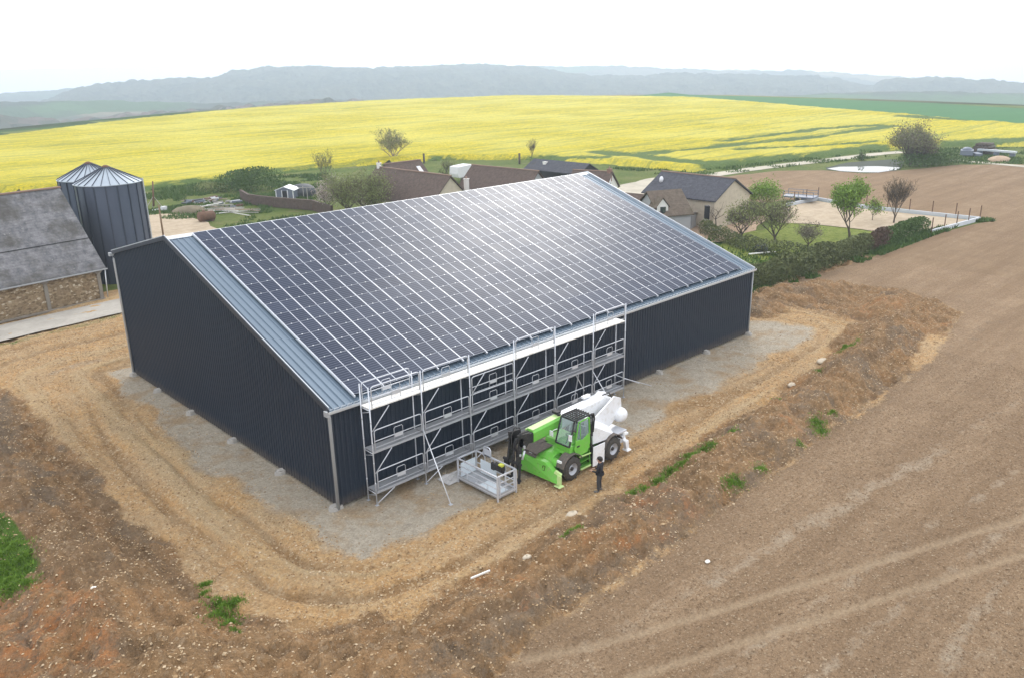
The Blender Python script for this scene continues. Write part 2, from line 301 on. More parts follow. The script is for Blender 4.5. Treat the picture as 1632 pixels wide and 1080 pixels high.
class MB:
    def __init__(s): s.v = []; s.f = []; s.m = []; s.uv = {}; s.sm = []
    def add(s, vs, fs, mi=0, sm=False):
        b = len(s.v); s.v += [tuple(v) for v in vs]; s.f += [tuple(b+i for i in f) for f in fs]; s.m += [mi]*len(fs); s.sm += [sm]*len(fs); return s
    def box(s, c, d, rot=None, mi=0, taper=1.0):
        hx, hy, hz = d[0]/2, d[1]/2, d[2]/2; vs = []
        for z, k in ((-hz, 1.0), (hz, taper)):
            for x, y in ((-hx, -hy), (hx, -hy), (hx, hy), (-hx, hy)): vs.append(Vector((x*k, y*k, z)))
        if rot is not None: R = rot if isinstance(rot, Matrix) else Matrix.Rotation(rot, 3, 'Z'); vs = [R @ v for v in vs]
        vs = [v+Vector(c) for v in vs]
        return s.add(vs, [(3, 2, 1, 0), (4, 5, 6, 7), (0, 1, 5, 4), (1, 2, 6, 5), (2, 3, 7, 6), (3, 0, 4, 7)], mi)
    def bar(s, p, q, w, h=None, mi=0):
        p, q = Vector(p), Vector(q); h = h or w; d = q-p; L = d.length
        if L < 1e-6: return s
        z = d/L; x = z.cross(Vector((0, 0, 1)))
        x = x.normalized() if x.length > 1e-3 else Vector((1, 0, 0)); y = z.cross(x)
        R = Matrix((x, y, z)).transposed(); return s.box((p+q)/2, (w, h, L), R, mi)
    def tube(s, pts, r, n=6, mi=0, cap=True, sm=True):
        pts = [Vector(p) for p in pts]; rs = r if isinstance(r, (list, tuple)) else [r]*len(pts); vs = []
        for i, p in enumerate(pts):
            d = (pts[min(i+1, len(pts)-1)]-pts[max(i-1, 0)]).normalized()
            x = d.cross(Vector((0, 0, 1))); x = x.normalized() if x.length > .05 else Vector((1, 0, 0)); y = d.cross(x).normalized()
            for k in range(n): a = 2*PI*k/n; vs.append(p+(x*math.cos(a)+y*math.sin(a))*rs[i])
        fs = [(i*n+k, i*n+(k+1) % n, (i+1)*n+(k+1) % n, (i+1)*n+k) for i in range(len(pts)-1) for k in range(n)]
        if cap: fs += [tuple(range(n-1, -1, -1)), tuple((len(pts)-1)*n+k for k in range(n))]
        return s.add(vs, fs, mi, sm)
    def lathe(s, c, prof, n=24, axis='Z', mi=0, sm=True, ang=2*PI):
        vs = []; c = Vector(c)
        for r, z in prof:
            for k in range(n):
                a = ang*k/n; v = Vector((r*math.cos(a), r*math.sin(a), z))
                if axis == 'Y': v = Vector((v.x, v.z, v.y))
                if axis == 'X': v = Vector((v.z, v.x, v.y))
                vs.append(c+v)
        fs = [(i*n+k, i*n+(k+1) % n, (i+1)*n+(k+1) % n, (i+1)*n+k) for i in range(len(prof)-1) for k in range(n)]
        return s.add(vs, fs, mi, sm)
    def prism(s, prof, a, b, mi=0, plane='XZ', sm=False):
        """profile (x,z) extruded in y from a to b (plane XZ), or (y,z) in x (plane YZ), or (x,y) in z (plane XY)"""
        n = len(prof); f = {'XZ': lambda p, t: (p[0], t, p[1]), 'YZ': lambda p, t: (t, p[0], p[1]), 'XY': lambda p, t: (p[0], p[1], t)}[plane]
        vs = [f(p, a) for p in prof]+[f(p, b) for p in prof]
        fs = [(k, (k+1) % n, n+(k+1) % n, n+k) for k in range(n)]+[tuple(range(n-1, -1, -1)), tuple(range(n, 2*n))]
        return s.add(vs, fs, mi, sm)
    def ell(s, c, r, n=12, m=8, mi=0):
        vs = []; c = Vector(c)
        for i in range(m+1):
            t = PI*i/m
            for k in range(n): a = 2*PI*k/n; vs.append(c+Vector((r[0]*math.sin(t)*math.cos(a), r[1]*math.sin(t)*math.sin(a), r[2]*math.cos(t))))
        return s.add(vs, [(i*n+k, (i+1)*n+k, (i+1)*n+(k+1) % n, i*n+(k+1) % n) for i in range(m) for k in range(n)], mi, True)
    def build(s, name, mats, parent=None, bevel=0, label=None):
        me = bpy.data.meshes.new(name); o_ = OFF[parent.name] if parent is not None else Vector((0, 0, 0))
        me.from_pydata([tuple(Vector(v)-o_) for v in s.v], [], s.f)
        for m in (mats if isinstance(mats, (list, tuple)) else [mats]): me.materials.append(m)
        me.polygons.foreach_set('material_index', s.m); me.polygons.foreach_set('use_smooth', s.sm)
        bm = bmesh.new(); bm.from_mesh(me); bmesh.ops.recalc_face_normals(bm, faces=bm.faces); bm.to_mesh(me); bm.free(); me.update()
        o = link(name, me, parent); OFF[o.name] = o_
        if bevel:
            md = o.modifiers.new('bevel', 'BEVEL'); md.width = bevel; md.segments = 2; md.limit_method = 'ANGLE'; md.angle_limit = .6
        if label: o['label'] = label
        return o
def copy_tree(o, parent=None):
    c = o.copy(); COL.objects.link(c); c.parent = parent
    for ch in [x for x in bpy.data.objects if x.parent == o]: copy_tree(ch, c)
    return c
def densify(pts, step, amp, seed=1, closed=True):
    out = []; n = len(pts); rnd = random.Random(seed)
    for k in range(n if closed else n-1):
        a, b = pts[k], pts[(k+1) % n]; L = math.hypot(b[0]-a[0], b[1]-a[1]); m = max(1, int(L/step))
        for i in range(m):
            t = i/m; out.append((a[0]+(b[0]-a[0])*t+rnd.uniform(-amp, amp), a[1]+(b[1]-a[1])*t+rnd.uniform(-amp, amp)))
    if not closed: out.append(pts[-1])
    return out
def sheet(name, pts, z, mat, kind='structure', thick=0, **k):
    tri = tessellate_polygon([[Vector((x, y, 0)) for x, y in pts]])
    me = bpy.data.meshes.new(name); vs = [(x, y, z) for x, y in pts]; fs = []
    for a, b, c in tri:
        (x1, y1), (x2, y2), (x3, y3) = pts[a], pts[b], pts[c]
        fs.append((a, b, c) if (x2-x1)*(y3-y1)-(x3-x1)*(y2-y1) > 0 else (a, c, b))
    me.from_pydata(vs, [], fs); me.materials.append(mat); o = link(name, me); return tag(o, kind=kind, **k)
def ribbon(name, pts, w, z, mat, seed=3, amp=.15):
    pts = densify(pts, 2.0, 0, closed=False); L = []; R = []; rnd = random.Random(seed)
    for i, p in enumerate(pts):
        a = pts[max(0, i-1)]; b = pts[min(len(pts)-1, i+1)]; d = math.hypot(b[0]-a[0], b[1]-a[1]); nx, ny = -(b[1]-a[1])/d, (b[0]-a[0])/d
        L.append((p[0]+nx*(w/2+rnd.uniform(-amp, amp)), p[1]+ny*(w/2+rnd.uniform(-amp, amp)))); R.append((p[0]-nx*(w/2+rnd.uniform(-amp, amp)), p[1]-ny*(w/2+rnd.uniform(-amp, amp))))
    return sheet(name, L+R[::-1], z, mat)
# ---------------------------------------------------------------- terrain
NX0, NX1, NY0, NY1 = -26.0, 64.0, -42.0, 48.0
PAD = [(-1.0, 26), (-2.2, 15), (-2.7, 4.4), (-2.5, -2.7), (-1.4, -4.2), (1.5, -4.6), (3.2, -4.3), (10.2, -4.6), (21.1, -4.3), (35.4, -3.9), (38.2, -2.6), (38.6, 0), (37.4, 2.5), (35, 3), (35, 26)]
BERM = [(-10.9, 46), (-10.8, 30), (-10.6, 15), (-10.7, 5), (-10.5, -3), (-8.8, -9.0), (-3.8, -11.2), (0.5, -11.0), (5, -10.3), (15, -10), (24, -9.7), (34, -8.8), (43, -6.7), (47.5, -4.6)]
MOUND2 = [(40.5, 3.6), (46, 3.0), (50, 1.0)]
BOUND = [(-26, -13.6), (-14, -13.5), (-6, -13.0), (-2.8, -12.9), (5.7, -12.4), (15, -12.2), (23.6, -12.0), (33.8, -11.7), (43.1, -10.6), (50, -9.2), (54.1, -3.0), (51.5, 2.5), (49.0, 5.2), (56, 4.1), (66, 3.8), (66, -44), (-26, -44)]
T1 = [(-9, -9.4), (-3.3, -12.0), (2.1, -14.6), (9.7, -17.7), (20.1, -21.9), (34, -27)]
T2 = [(-6, -13), (0.7, -16.0), (7.8, -18.9), (17.5, -22.9), (30, -28)]
T1 = T1[1:]; T2 = T2[1:]
def near_edge(x, y): return np.minimum(np.minimum(x-NX0, NX1-x), np.minimum(y-NY0, NY1-y))
def masks(x, y):
    w = (fbm(x*.35, y*.35, 5)-.5)*2.2; w2 = (fbm(x*.9, y*.9, 9, 3)-.5)*1.4
    pad = 1-smooth(-1.0, .7, sdf(x, y, PAD)+w*1.1)
    bd = seg_dist(x, y, BERM); hw = np.where(x < -3, 3.8, 2.4)
    berm = 1-smooth(-.5, .6, bd-hw+w*.8)
    berm = np.maximum(berm, (x < -8).astype(float)*smooth(40, 30, y)*1.0)
    berm = np.maximum(berm, 1-smooth(1.6, 3.4, seg_dist(x, y, MOUND2)+w*.6))
    plough = 1-smooth(-.5, .5, sdf(x, y, BOUND)+w*.5)
    berm = np.maximum(berm, smooth(41.5, 45, x+w*1.5)*(y < 5))*(1-plough)
    return pad, berm, plough, w, w2
def streak(x, y):
    dp = sdf(x, y, PAD); s = x-y
    v = fbm(dp*1.25+fbm(x*.1, y*.1, 70, 2)*3.0, s*.07, 71, 4)
    wob = (fbm(s*.08, s*0, 73, 3)-.5)*1.6
    for c_, k_ in ((1.1, .13), (1.55, -.08), (2.9, .13), (3.4, -.08)): v = v-k_*np.exp(-((dp+wob-c_)/.17)**2)
    return v
def height(x, y):
    x = np.asarray(x, float); y = np.asarray(y, float)
    pad, berm, plough, w, w2 = masks(x, y)
    bd = seg_dist(x, y, BERM); hw = np.where(x < -3, 4.0, 2.5)
    lump = fbm(x*.28, y*.28, 21, 3); l2 = fbm(x*1.1, y*1.1, 33, 4)
    pro = np.clip(1-bd/hw, 0, 1); pro = pro*pro*(3-2*pro)
    z = pro*(.35+1.25*lump)*np.where(x < -3, 1.2, .9)
    z += berm*(l2-.5)*1.0 + berm*(fbm(x*3.1, y*3.1, 3, 3)-.5)*.5
    m2 = np.clip(1-seg_dist(x, y, MOUND2)/3.0, 0, 1); z += m2*m2*(3-2*m2)*(.15+.9*lump)
    z += np.where(x < -12, .5, 0)*smooth(-12, -14, x)*smooth(-14, -9, y)*smooth(46, 38, y)
    # ochre haul track: wheel ruts parallel to the berm
    rut = np.exp(-((bd-hw-1.2)/.28)**2)+np.exp(-((bd-hw-3.0)/.28)**2)
    och = (1-pad)*(1-berm)*(1-plough)
    z += (och+berm*.8)*(streak(x, y)-.5)*.55
    z += och*((l2-.5)*.2 - .09*rut + (fbm(x*4, y*4, 8, 2)-.5)*.07)
    z += pad*(l2-.5)*.05
    yr = y+.11*x; z += plough*(fbm(x*.25, yr*3.2, 61, 3)-.5)*.14
    z += plough*((fbm(x*2.2+y*.3, y*5.0, 61, 3)-.5)*.08 + (fbm(x*5, y*5, 66, 2)-.5)*.05 + (fbm(x*.05, y*.05, 3, 2)-.5)*.5*smooth(0, 9, -BOUNDY(x, y)))
    for T in (T1, T2):
        d = seg_dist(x, y, T); z -= plough*.07*np.exp(-(d/.26)**2); z += plough*.03*np.exp(-((d-.45)/.15)**2)
    return z*smooth(0, 4, near_edge(x, y))*smooth(0, .4, np.maximum(np.maximum(-x-.05, x-34.3), np.maximum(-y-.05, y-24.3))+.4)
def BOUNDY(x, y): return y+12.0
def build_site():
    st = .16; xs = np.arange(NX0, NX1+.01, st); ys = np.arange(NY0, NY1+.01, st)
    xs[-1] = NX1; ys[-1] = NY1
    X, Y = np.meshgrid(xs, ys, indexing='ij'); x = X.ravel(); y = Y.ravel()
    z = height(x, y); pad, berm, plough, w, w2 = masks(x, y)
    dark = np.zeros_like(x); orange = np.zeros_like(x); pale = np.zeros_like(x); grs = np.zeros_like(x)
    dark = np.maximum(dark, berm*smooth(.50, .66, fbm(x*.32, y*.32, 77, 4))*.55)
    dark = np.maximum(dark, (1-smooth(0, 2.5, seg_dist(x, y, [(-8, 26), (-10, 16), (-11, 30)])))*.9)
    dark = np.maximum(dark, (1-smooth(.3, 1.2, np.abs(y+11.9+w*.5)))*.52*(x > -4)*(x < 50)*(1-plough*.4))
    op = [G2(-40, 975), G2(110, 955), G2(215, 1010), G2(235, 1120), G2(-40, 1120)]
    orange = np.maximum(orange, (1-smooth(-.6, .4, sdf(x, y, op)+w*.9))*.62)
    orange = np.maximum(orange, berm*smooth(.58, .68, fbm(x*.3+4, y*.3, 41, 3))*.40*(x > 0))
    pale = np.maximum(pale, (1-smooth(.1, .7, seg_dist(x, y, [(7, -15.0), (13.9, -15.7), (24.4, -17.0)])+w2*.6))*.55)
    pale = np.maximum(pale, (1-smooth(.1, .5, seg_dist(x, y, [G2(1500, 1080), G2(1540, 1000), G2(1600, 930)])+w2*.6))*.5)
    tyre = np.zeros_like(x)
    for T in (T1, T2): tyre = np.maximum(tyre, (1-smooth(.10, .24, seg_dist(x, y, T)+w2*.04))*.62*plough)
    pale = np.maximum(pale, (1-smooth(.2, 1.6, seg_dist(x, y, [G2(90, 590), G2(150, 575)])+w*.6))*.5)
    grs = np.maximum(grs, (1-smooth(.2, .9, seg_dist(x, y, [(-4.5, 38.0), (6, 39.6)])+w*.5))*.45)
    grs = np.maximum(grs, smooth(4.9, 6.2, y+w*.4)*(x > 36)*(1-smooth(46, 50, y))*np.where(x < 52, .9, .9)*smooth(4.2, 5.2, y-(x-52)*0))
    grs = np.maximum(grs, (y > 27)*(x > 8)*.8*smooth(27, 30, y))
    gpoly = [G2(-60, 830), G2(5, 845), G2(45, 880), G2(70, 935), G2(10, 958), G2(-60, 965)]
    grs = np.maximum(grs, (1-smooth(-.2, .25, sdf(x, y, gpoly)+w*.3))*1.0)
    for yo, wd_, am in ((-14.0, .35, .35), (-17.6, .25, .4), (-19.6, .25, .4), (-22.5, .6, .3), (-25.2, .25, .45), (-27.2, .25, .4)): pale = np.maximum(pale, (1-smooth(wd_*.5, wd_*1.6, np.abs(y+.11*x-yo+w*.2)))*am*plough*smooth(.35, .6, fbm(x*.15, y*.15, 12, 3)+.1))
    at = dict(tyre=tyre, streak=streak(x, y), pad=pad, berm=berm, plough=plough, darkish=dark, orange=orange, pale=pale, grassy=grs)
    nx, ny = len(xs), len(ys); idx = np.arange(nx*ny).reshape(nx, ny)
    F = np.stack([idx[:-1, :-1], idx[1:, :-1], idx[1:, 1:], idx[:-1, 1:]], -1).reshape(-1, 4)
    cx = x[F[:, 0]]; cyy = y[F[:, 0]]
    keep = ~((cx > .4) & (cx < 33.6) & (cyy > .4) & (cyy < 23.6))
    cls = np.where(pad[F[:, 0]] > .5, 1, np.where(plough[F[:, 0]] > .5, 2, 0))
    for c, nm in ((0, 'ground'), (1, 'gravel_pad'), (2, 'ploughed_field')):
        f = F[keep & (cls == c)]; u, inv = np.unique(f, return_inverse=True)
        o = np_mesh(nm, np.stack([x[u], y[u], z[u]], -1), inv.reshape(f.shape), M['earth'], {k: v[u] for k, v in at.items()}, smooth_=True)
        tag(o, kind='structure')
build_site()
# land beyond the site: nested grid with a hole where the site lies; drops into the valley past the field crest
PLATEAU = [(-120, 40), (-90, 260), (0, 262), (52, 262), (98, 303), (168, 341), (240, 345), (318, 317), (365, 236), (350, 153), (318, 60), (300, 0), (260, -140), (0, -160), (-150, -120)]
def far_z(x, y):
    d = np.maximum(sdf(x, y, PLATEAU), 0)
    return -110*smooth(0, 620, d)
def build_land():
    def axis(a, b): 
        c = [a, b]; v = a; s = 6.0
        while v > -4800: v -= s; c.append(v); s *= 1.16
        v = b; s = 6.0
        while v < 5200: v += s; c.append(v); s = min(s*1.10, 260)
        k = int((b-a)/10); c += list(np.linspace(a, b, k+1)[1:-1]); return np.array(sorted(c))
    xs, ys = axis(NX0, NX1), axis(NY0, NY1); X, Y = np.meshgrid(xs, ys, indexing='ij'); x = X.ravel(); y = Y.ravel()
    nx, ny = len(xs), len(ys); idx = np.arange(nx*ny).reshape(nx, ny)
    F = np.stack([idx[:-1, :-1], idx[1:, :-1], idx[1:, 1:], idx[:-1, 1:]], -1).reshape(-1, 4)
    mx = (x[F[:, 0]]+x[F[:, 2]])/2; my = (y[F[:, 0]]+y[F[:, 2]])/2
    keep = ~((mx > NX0) & (mx < NX1) & (my > NY0) & (my < NY1)) & (((mx-CX)*_cy+(my-CY)*_sy) < 3150) & (((mx-CX)*_cy+(my-CY)*_sy) > -700) & (np.abs((mx-CX)*_sy-(my-CY)*_cy) < 2900)
    far = np.maximum(sdf(mx, my, PLATEAU), 0) > 8
    V = np.stack([x, y, far_z(x, y)], -1)
    o = np_mesh('ground', V, F[keep], [M['meadow'], M['farfield']], mi=far[keep].astype(int), smooth_=True); tag(o, kind='structure')
build_land()
# hills: each a real slope of land from its crest down to the valley floor
def hills(name, prof, dist, depth, mat, rough=5, zf=-125, seed=1, step=7, rows=60, kind='structure', dvar=0):
    xs = np.array([p[0] for p in prof], float); yt = np.array([p[1] for p in prof], float)
    azs = []; 
    n = int((xs[-1]-xs[0])/FPX*dist/step)
    px = np.linspace(xs[0], xs[-1], n); py = np.interp(px, xs, yt)
    d = np.array([ray(a, b) for a, b in zip(px, py)]); hl = np.hypot(d[:, 0], d[:, 1])
    dd = dist*(1+dvar*(vnoise(px/300.0, px*0, seed)-.5))
    T = np.linspace(-.25, 1, rows); V = np.zeros((n, rows, 3))
    ztop = CZ+dd*d[:, 2]/hl
    for j, t in enumerate(T):
        r = dd-depth*t; V[:, j, 0] = CX+d[:, 0]/hl*r; V[:, j, 1] = CY+d[:, 1]/hl*r
        f = smooth(0, 1, np.array(abs(t)))*(1 if t > 0 else .7)
        gl = (fbm(V[:, j, 0]/260, V[:, j, 1]/260, seed+5, 3)-.5)*2
        V[:, j, 2] = ztop*(1-f)+zf*f + gl*18*np.sin(min(1, abs(t))*PI)
        if rough: V[:, j, 2] += (vnoise(V[:, j, 0]/11, V[:, j, 1]/11, seed)-.6)*rough + (vnoise(V[:, j, 0]/45, V[:, j, 1]/45, seed+1)-.5)*rough*.9
    idx = np.arange(n*rows).reshape(n, rows); F = np.stack([idx[:-1, :-1], idx[1:, :-1], idx[1:, 1:], idx[:-1, 1:]], -1).reshape(-1, 4)
    return tag(np_mesh(name, V.reshape(-1, 3), F, mat, smooth_=False), kind=kind)
hills('hills', [(-500, 172), (0, 150), (60, 147), (130, 139), (230, 133), (400, 120), (600, 112), (816, 107), (900, 108), (960, 106), (1050, 109), (1150, 112), (1270, 113), (1330, 117), (1420, 122), (1520, 128), (1632, 137), (2150, 175)], 2900, 600, M['farfield'], 8, -115, 3, 12, 30)
hills('hills', [(-500, 230), (40, 172), (78, 159), (100, 149), (125, 141), (220, 129), (350, 122), (372, 115), (430, 109), (500, 107), (600, 109), (740, 104), (800, 105), (860, 109), (900, 118), (960, 121), (1080, 118), (1200, 119), (1310, 124), (1345, 130), (1392, 140), (1410, 127), (1480, 124), (1540, 127), (1580, 130), (1632, 136), (2150, 190)], 2050, 700, M['wood'], 9, -110, 7, 6.5, 90)
hills('hills', [(-500, 235), (0, 166), (180, 160), (320, 165), (450, 160), (560, 160), (760, 160), (900, 158), (1120, 160), (1350, 150), (1500, 147), (1632, 150), (2150, 200)], 1350, 420, M['farfield'], 3, -110, 12, 8, 50)
tag(hills('woodland', [(-500, 270), (-100, 200), (0, 186), (60, 194), (110, 190), (180, 186), (240, 178), (320, 172), (430, 166), (560, 166), (700, 175), (1000, 175)], 900, 260, M['woodnear'], 11, -90, 19, 3.5, 70, kind='stuff'), 'hazy valley wood beyond the yellow field crest', 'woodland')
# rape field, standing 1.1 m high
def crop(name, poly, z0, step, amp, mat, greens=()):
    xs = np.arange(min(p[0] for p in poly), max(p[0] for p in poly), step); ys = np.arange(min(p[1] for p in poly), max(p[1] for p in poly), step)
    X, Y = np.meshgrid(xs, ys, indexing='ij'); x = X.ravel(); y = Y.ravel(); s = sdf(x, y, poly)+(fbm(x*.3, y*.3, 4, 3)-.5)*2.5
    z = z0*smooth(.2, -1.3, s)+amp*(vnoise(x/1.6, y/1.6, 3)-.5)+amp*1.2*(fbm(x/9, y/9, 8, 3)-.5)-.2*(s > 0)
    g = np.zeros_like(x)
    for pl, w in greens: g = np.maximum(g, 1-smooth(w*.35, w*1.3, seg_dist(x, y, pl)+(fbm(x/8, y/8, 15, 3)-.5)*w*1.2))
    z -= .35*g
    nx, ny = len(xs), len(ys); idx = np.arange(nx*ny).reshape(nx, ny)
    F = np.stack([idx[:-1, :-1], idx[1:, :-1], idx[1:, 1:], idx[:-1, 1:]], -1).reshape(-1, 4); F = F[(s[F] < 1.6).all(1)]
    u, inv = np.unique(F, return_inverse=True)
    return np_mesh(name, np.stack([x[u], y[u], z[u]], -1), inv.reshape(F.shape), mat, dict(green=g[u]), smooth_=True)
RAPE = [(-85, 255), (-60, 190), G2(0, 307), G2(120, 307), G2(232, 306), G2(400, 282), G2(470, 276), G2(520, 270), G2(600, 262), G2(700, 256), G2(850, 256), (103, 84), G2(960, 262), G2(1030, 268), G2(1100, 275), G2(1200, 263), G2(1400, 242), G2(1450, 235), G2(1632, 234), G2(1720, 236), G2(1720, 207), G2(1632, 203), G2(1450, 187), G2(1300, 175), G2(1180, 164), G2(1100, 158), G2(1000, 156.5), G2(820, 155), G2(600, 163), G2(400, 175), G2(200, 195), G2(0, 221)]
def gl(*p): return [G2(*q) for q in p]
tag(crop('rapeseed_field', RAPE, 1.1, 1.25, .22, M['rape'], [
    (gl((960, 250), (1060, 262), (1130, 268), (1250, 258), (1400, 240)), 3.6), (gl((1030, 252), (1150, 240), (1290, 226), (1420, 207)), 3), (gl((1150, 232), (1300, 212), (1400, 205)), 2.5),
    (gl((1440, 190), (1540, 197)), 5), (gl((1490, 236), (1632, 229), (1720, 226)), 4), (gl((232, 306), (400, 283), (520, 270)), 2.2), (gl((700, 257), (960, 258)), 2.5), (gl((1180, 245), (1300, 240), (1400, 232)), 2.0)]), kind='structure')
sheet('green_field', densify([(385, 262), (330, 250), G2(1060, 157), G2(1100, 160), G2(1180, 166), G2(1300, 177), G2(1450, 190), G2(1632, 206), G2(1720, 212), G2(1720, 182), G2(1632, 175), G2(1480, 166), G2(1300, 159), G2(1100, 152.5)], 12, .5, 5), .35, M['wheat'])
sheet('ploughed_field', [(63.98, -41.98), (63.98, 3.9)]+densify([(66, 3.8), (80, 3.6), (91.8, 1.8), (94.2, 24.6), (86, 29), (84, 33), (88, 40), (98, 46.0), (108, 46.5), (117, 44), (122.5, 38.5), (122.8, 31), (131, 28), (139, 25.2), (144, 23.5), (151, 15), (162, -12), (190, -70), (150, -120), (-40, -120), (-40, -41.98)], 3, .3, 8, False), .006, M['tilled'])
ribbon('path', gl((1800, 290), (1632, 266), (1520, 256), (1470, 248)), 2.2, .06, M['track'])
ribbon('path', gl((1440, 243), (1400, 246), (1300, 258), (1200, 270), (1110, 284)), 3.2, .06, M['track'])
ribbon('path', [(-60, 31.5), (-30, 36.0), (-4.2, 41.0), (5.5, 41.9), (20, 44.2), (46, 47)], 4.4, .09, M['road'])
sheet('yard', densify(gl((215, 470), (226, 345), (262, 341), (300, 343), (325, 356), (345, 366), (420, 372), (520, 360), (520, 420)), 2, .5, 4), .07, M['sand'])
sheet('arena_sand', densify(gl((1236, 345), (1252, 331), (1300, 321), (1380, 334), (1558, 353), (1484, 373), (1446, 378), (1370, 366), (1290, 358), (1240, 356)), 3, .12, 4), .06, M['sand'])
sheet('courtyard', densify(gl((1088, 372), (1120, 352), (1190, 345), (1228, 346), (1200, 368), (1150, 385), (1105, 392)), 2, .3, 4), .06, M['redsand'])
sheet('courtyard', densify(gl((960, 320), (990, 296), (1040, 284), (1060, 300), (1020, 318)), 2, .3, 4), .06, M['track'])
sheet('lawn', densify(gl((1140, 398), (1170, 372), (1215, 368), (1240, 356), (1290, 359), (1370, 367), (1446, 379), (1380, 395), (1300, 412), (1180, 420)), 2, .2, 4), .055, M['lawn'])

# pond in a dip of dark bank
sheet('pond', densify(gl((1318, 270), (1340, 274), (1372, 276), (1400, 276), (1436, 271), (1434, 268), (1400, 266), (1340, 267)), 1.5, .12, 9), .09, M['water'])
sheet('pond_bank', densify(gl((1316, 268), (1320, 272), (1372, 274), (1404, 274), (1436, 270), (1442, 258), (1420, 255), (1350, 260)), 1.5, .15, 9), .07, paint('dark_bank', (.045, .055, .035), .95, 0, .3, 1))
# ---------------------------------------------------------------- loose stones, clods, grass
def scatter(name, n, region, size, mat, dens, seed, label, cat, flat=.6, zoff=0.0, bright=None):
    rng = np.random.default_rng(seed); x = rng.uniform(region[0], region[1], n); y = rng.uniform(region[2], region[3], n)
    # only where the photograph looks, with a margin
    dx, dy = x-CX, y-CY; fwd = dx*_cy+dy*_sy; lat = dx*_sy-dy*_cy
    k = (rng.random(n) < dens(x, y)) & (fwd > 8) & (np.abs(lat) < fwd*.85+4)
    k &= ~((x > -.1) & (x < 34.4) & (y > -.1) & (y < 24.4))
    x, y = x[k], y[k]; m = len(x); z = height(x, y)
    s = size[0]+(size[1]-size[0])*rng.random(m)**3.0
    base = np.array([(1, 0, 0), (0, 1, 0), (-1, 0, 0), (0, -1, 0), (0, 0, 1), (0, 0, -.5)], float)
    tri = np.array([(0, 1, 4), (1, 2, 4), (2, 3, 4), (3, 0, 4), (1, 0, 5), (2, 1, 5), (3, 2, 5), (0, 3, 5)])
    V = base[None]*(1+.5*(rng.random((m, 6, 1))-.5)); V = V*np.array([1, .75, flat]); a = rng.uniform(0, 2*PI, m); ca, sa = np.cos(a)[:, None], np.sin(a)[:, None]
    Vx = V[..., 0]*ca-V[..., 1]*sa; Vy = V[..., 0]*sa+V[..., 1]*ca; V = np.stack([Vx, Vy, V[..., 2]+rng.normal(0, .3, (m, 1))*Vx], -1)*s[:, None, None]
    V += np.stack([x, y, z+s*.15+zoff], -1)[:, None]; F = (tri[None]+np.arange(m)[:, None, None]*6).reshape(-1, 3)
    tone = np.repeat(rng.random(m)**(bright or 1.0), 6)
    return tag(np_mesh(name, V.reshape(-1, 3), F, mat, dict(tone=tone)), label, cat, kind='stuff')
def d_ochre(x, y):
    pad, berm, plough, w, w2 = masks(x, y); o = (1-pad)*(1-berm)*(1-plough)
    return np.clip((o*.9+berm*.45+pad*.06)*(.25+1.3*fbm(x*.5, y*.5, 90, 3)**1.5*1.6)*(x < 52)*(y < 40), 0, 1)
scatter('stones', 420000, (-16, 52, -14, 40), (.02, .07), M['stone'], d_ochre, 3, 'ochre flint stones strewn over the haul track round the shed', 'stones', .6, 0, 1.0)
scatter('clods', 190000, (-6, 40, -34, -9), (.015, .055), M['clod'], lambda x, y: masks(x, y)[2]*(.35+fbm(x*.4, y*1.5, 7, 3))*smooth(.1, .4, np.minimum(seg_dist(x, y, T1), seg_dist(x, y, T2))), 5, 'dry soil clods and straw bits on the harrowed field', 'soil clods', .5)
scatter('rubble', 6000, (-14, 46, -12.5, 20), (.04, .13), M['stone'], lambda x, y: masks(x, y)[1]*.6*smooth(.52, .66, fbm(x*.35, y*.35, 55, 3)), 9, 'bigger pale stones lying in the banked spoil', 'stones', .7, 0, .8)
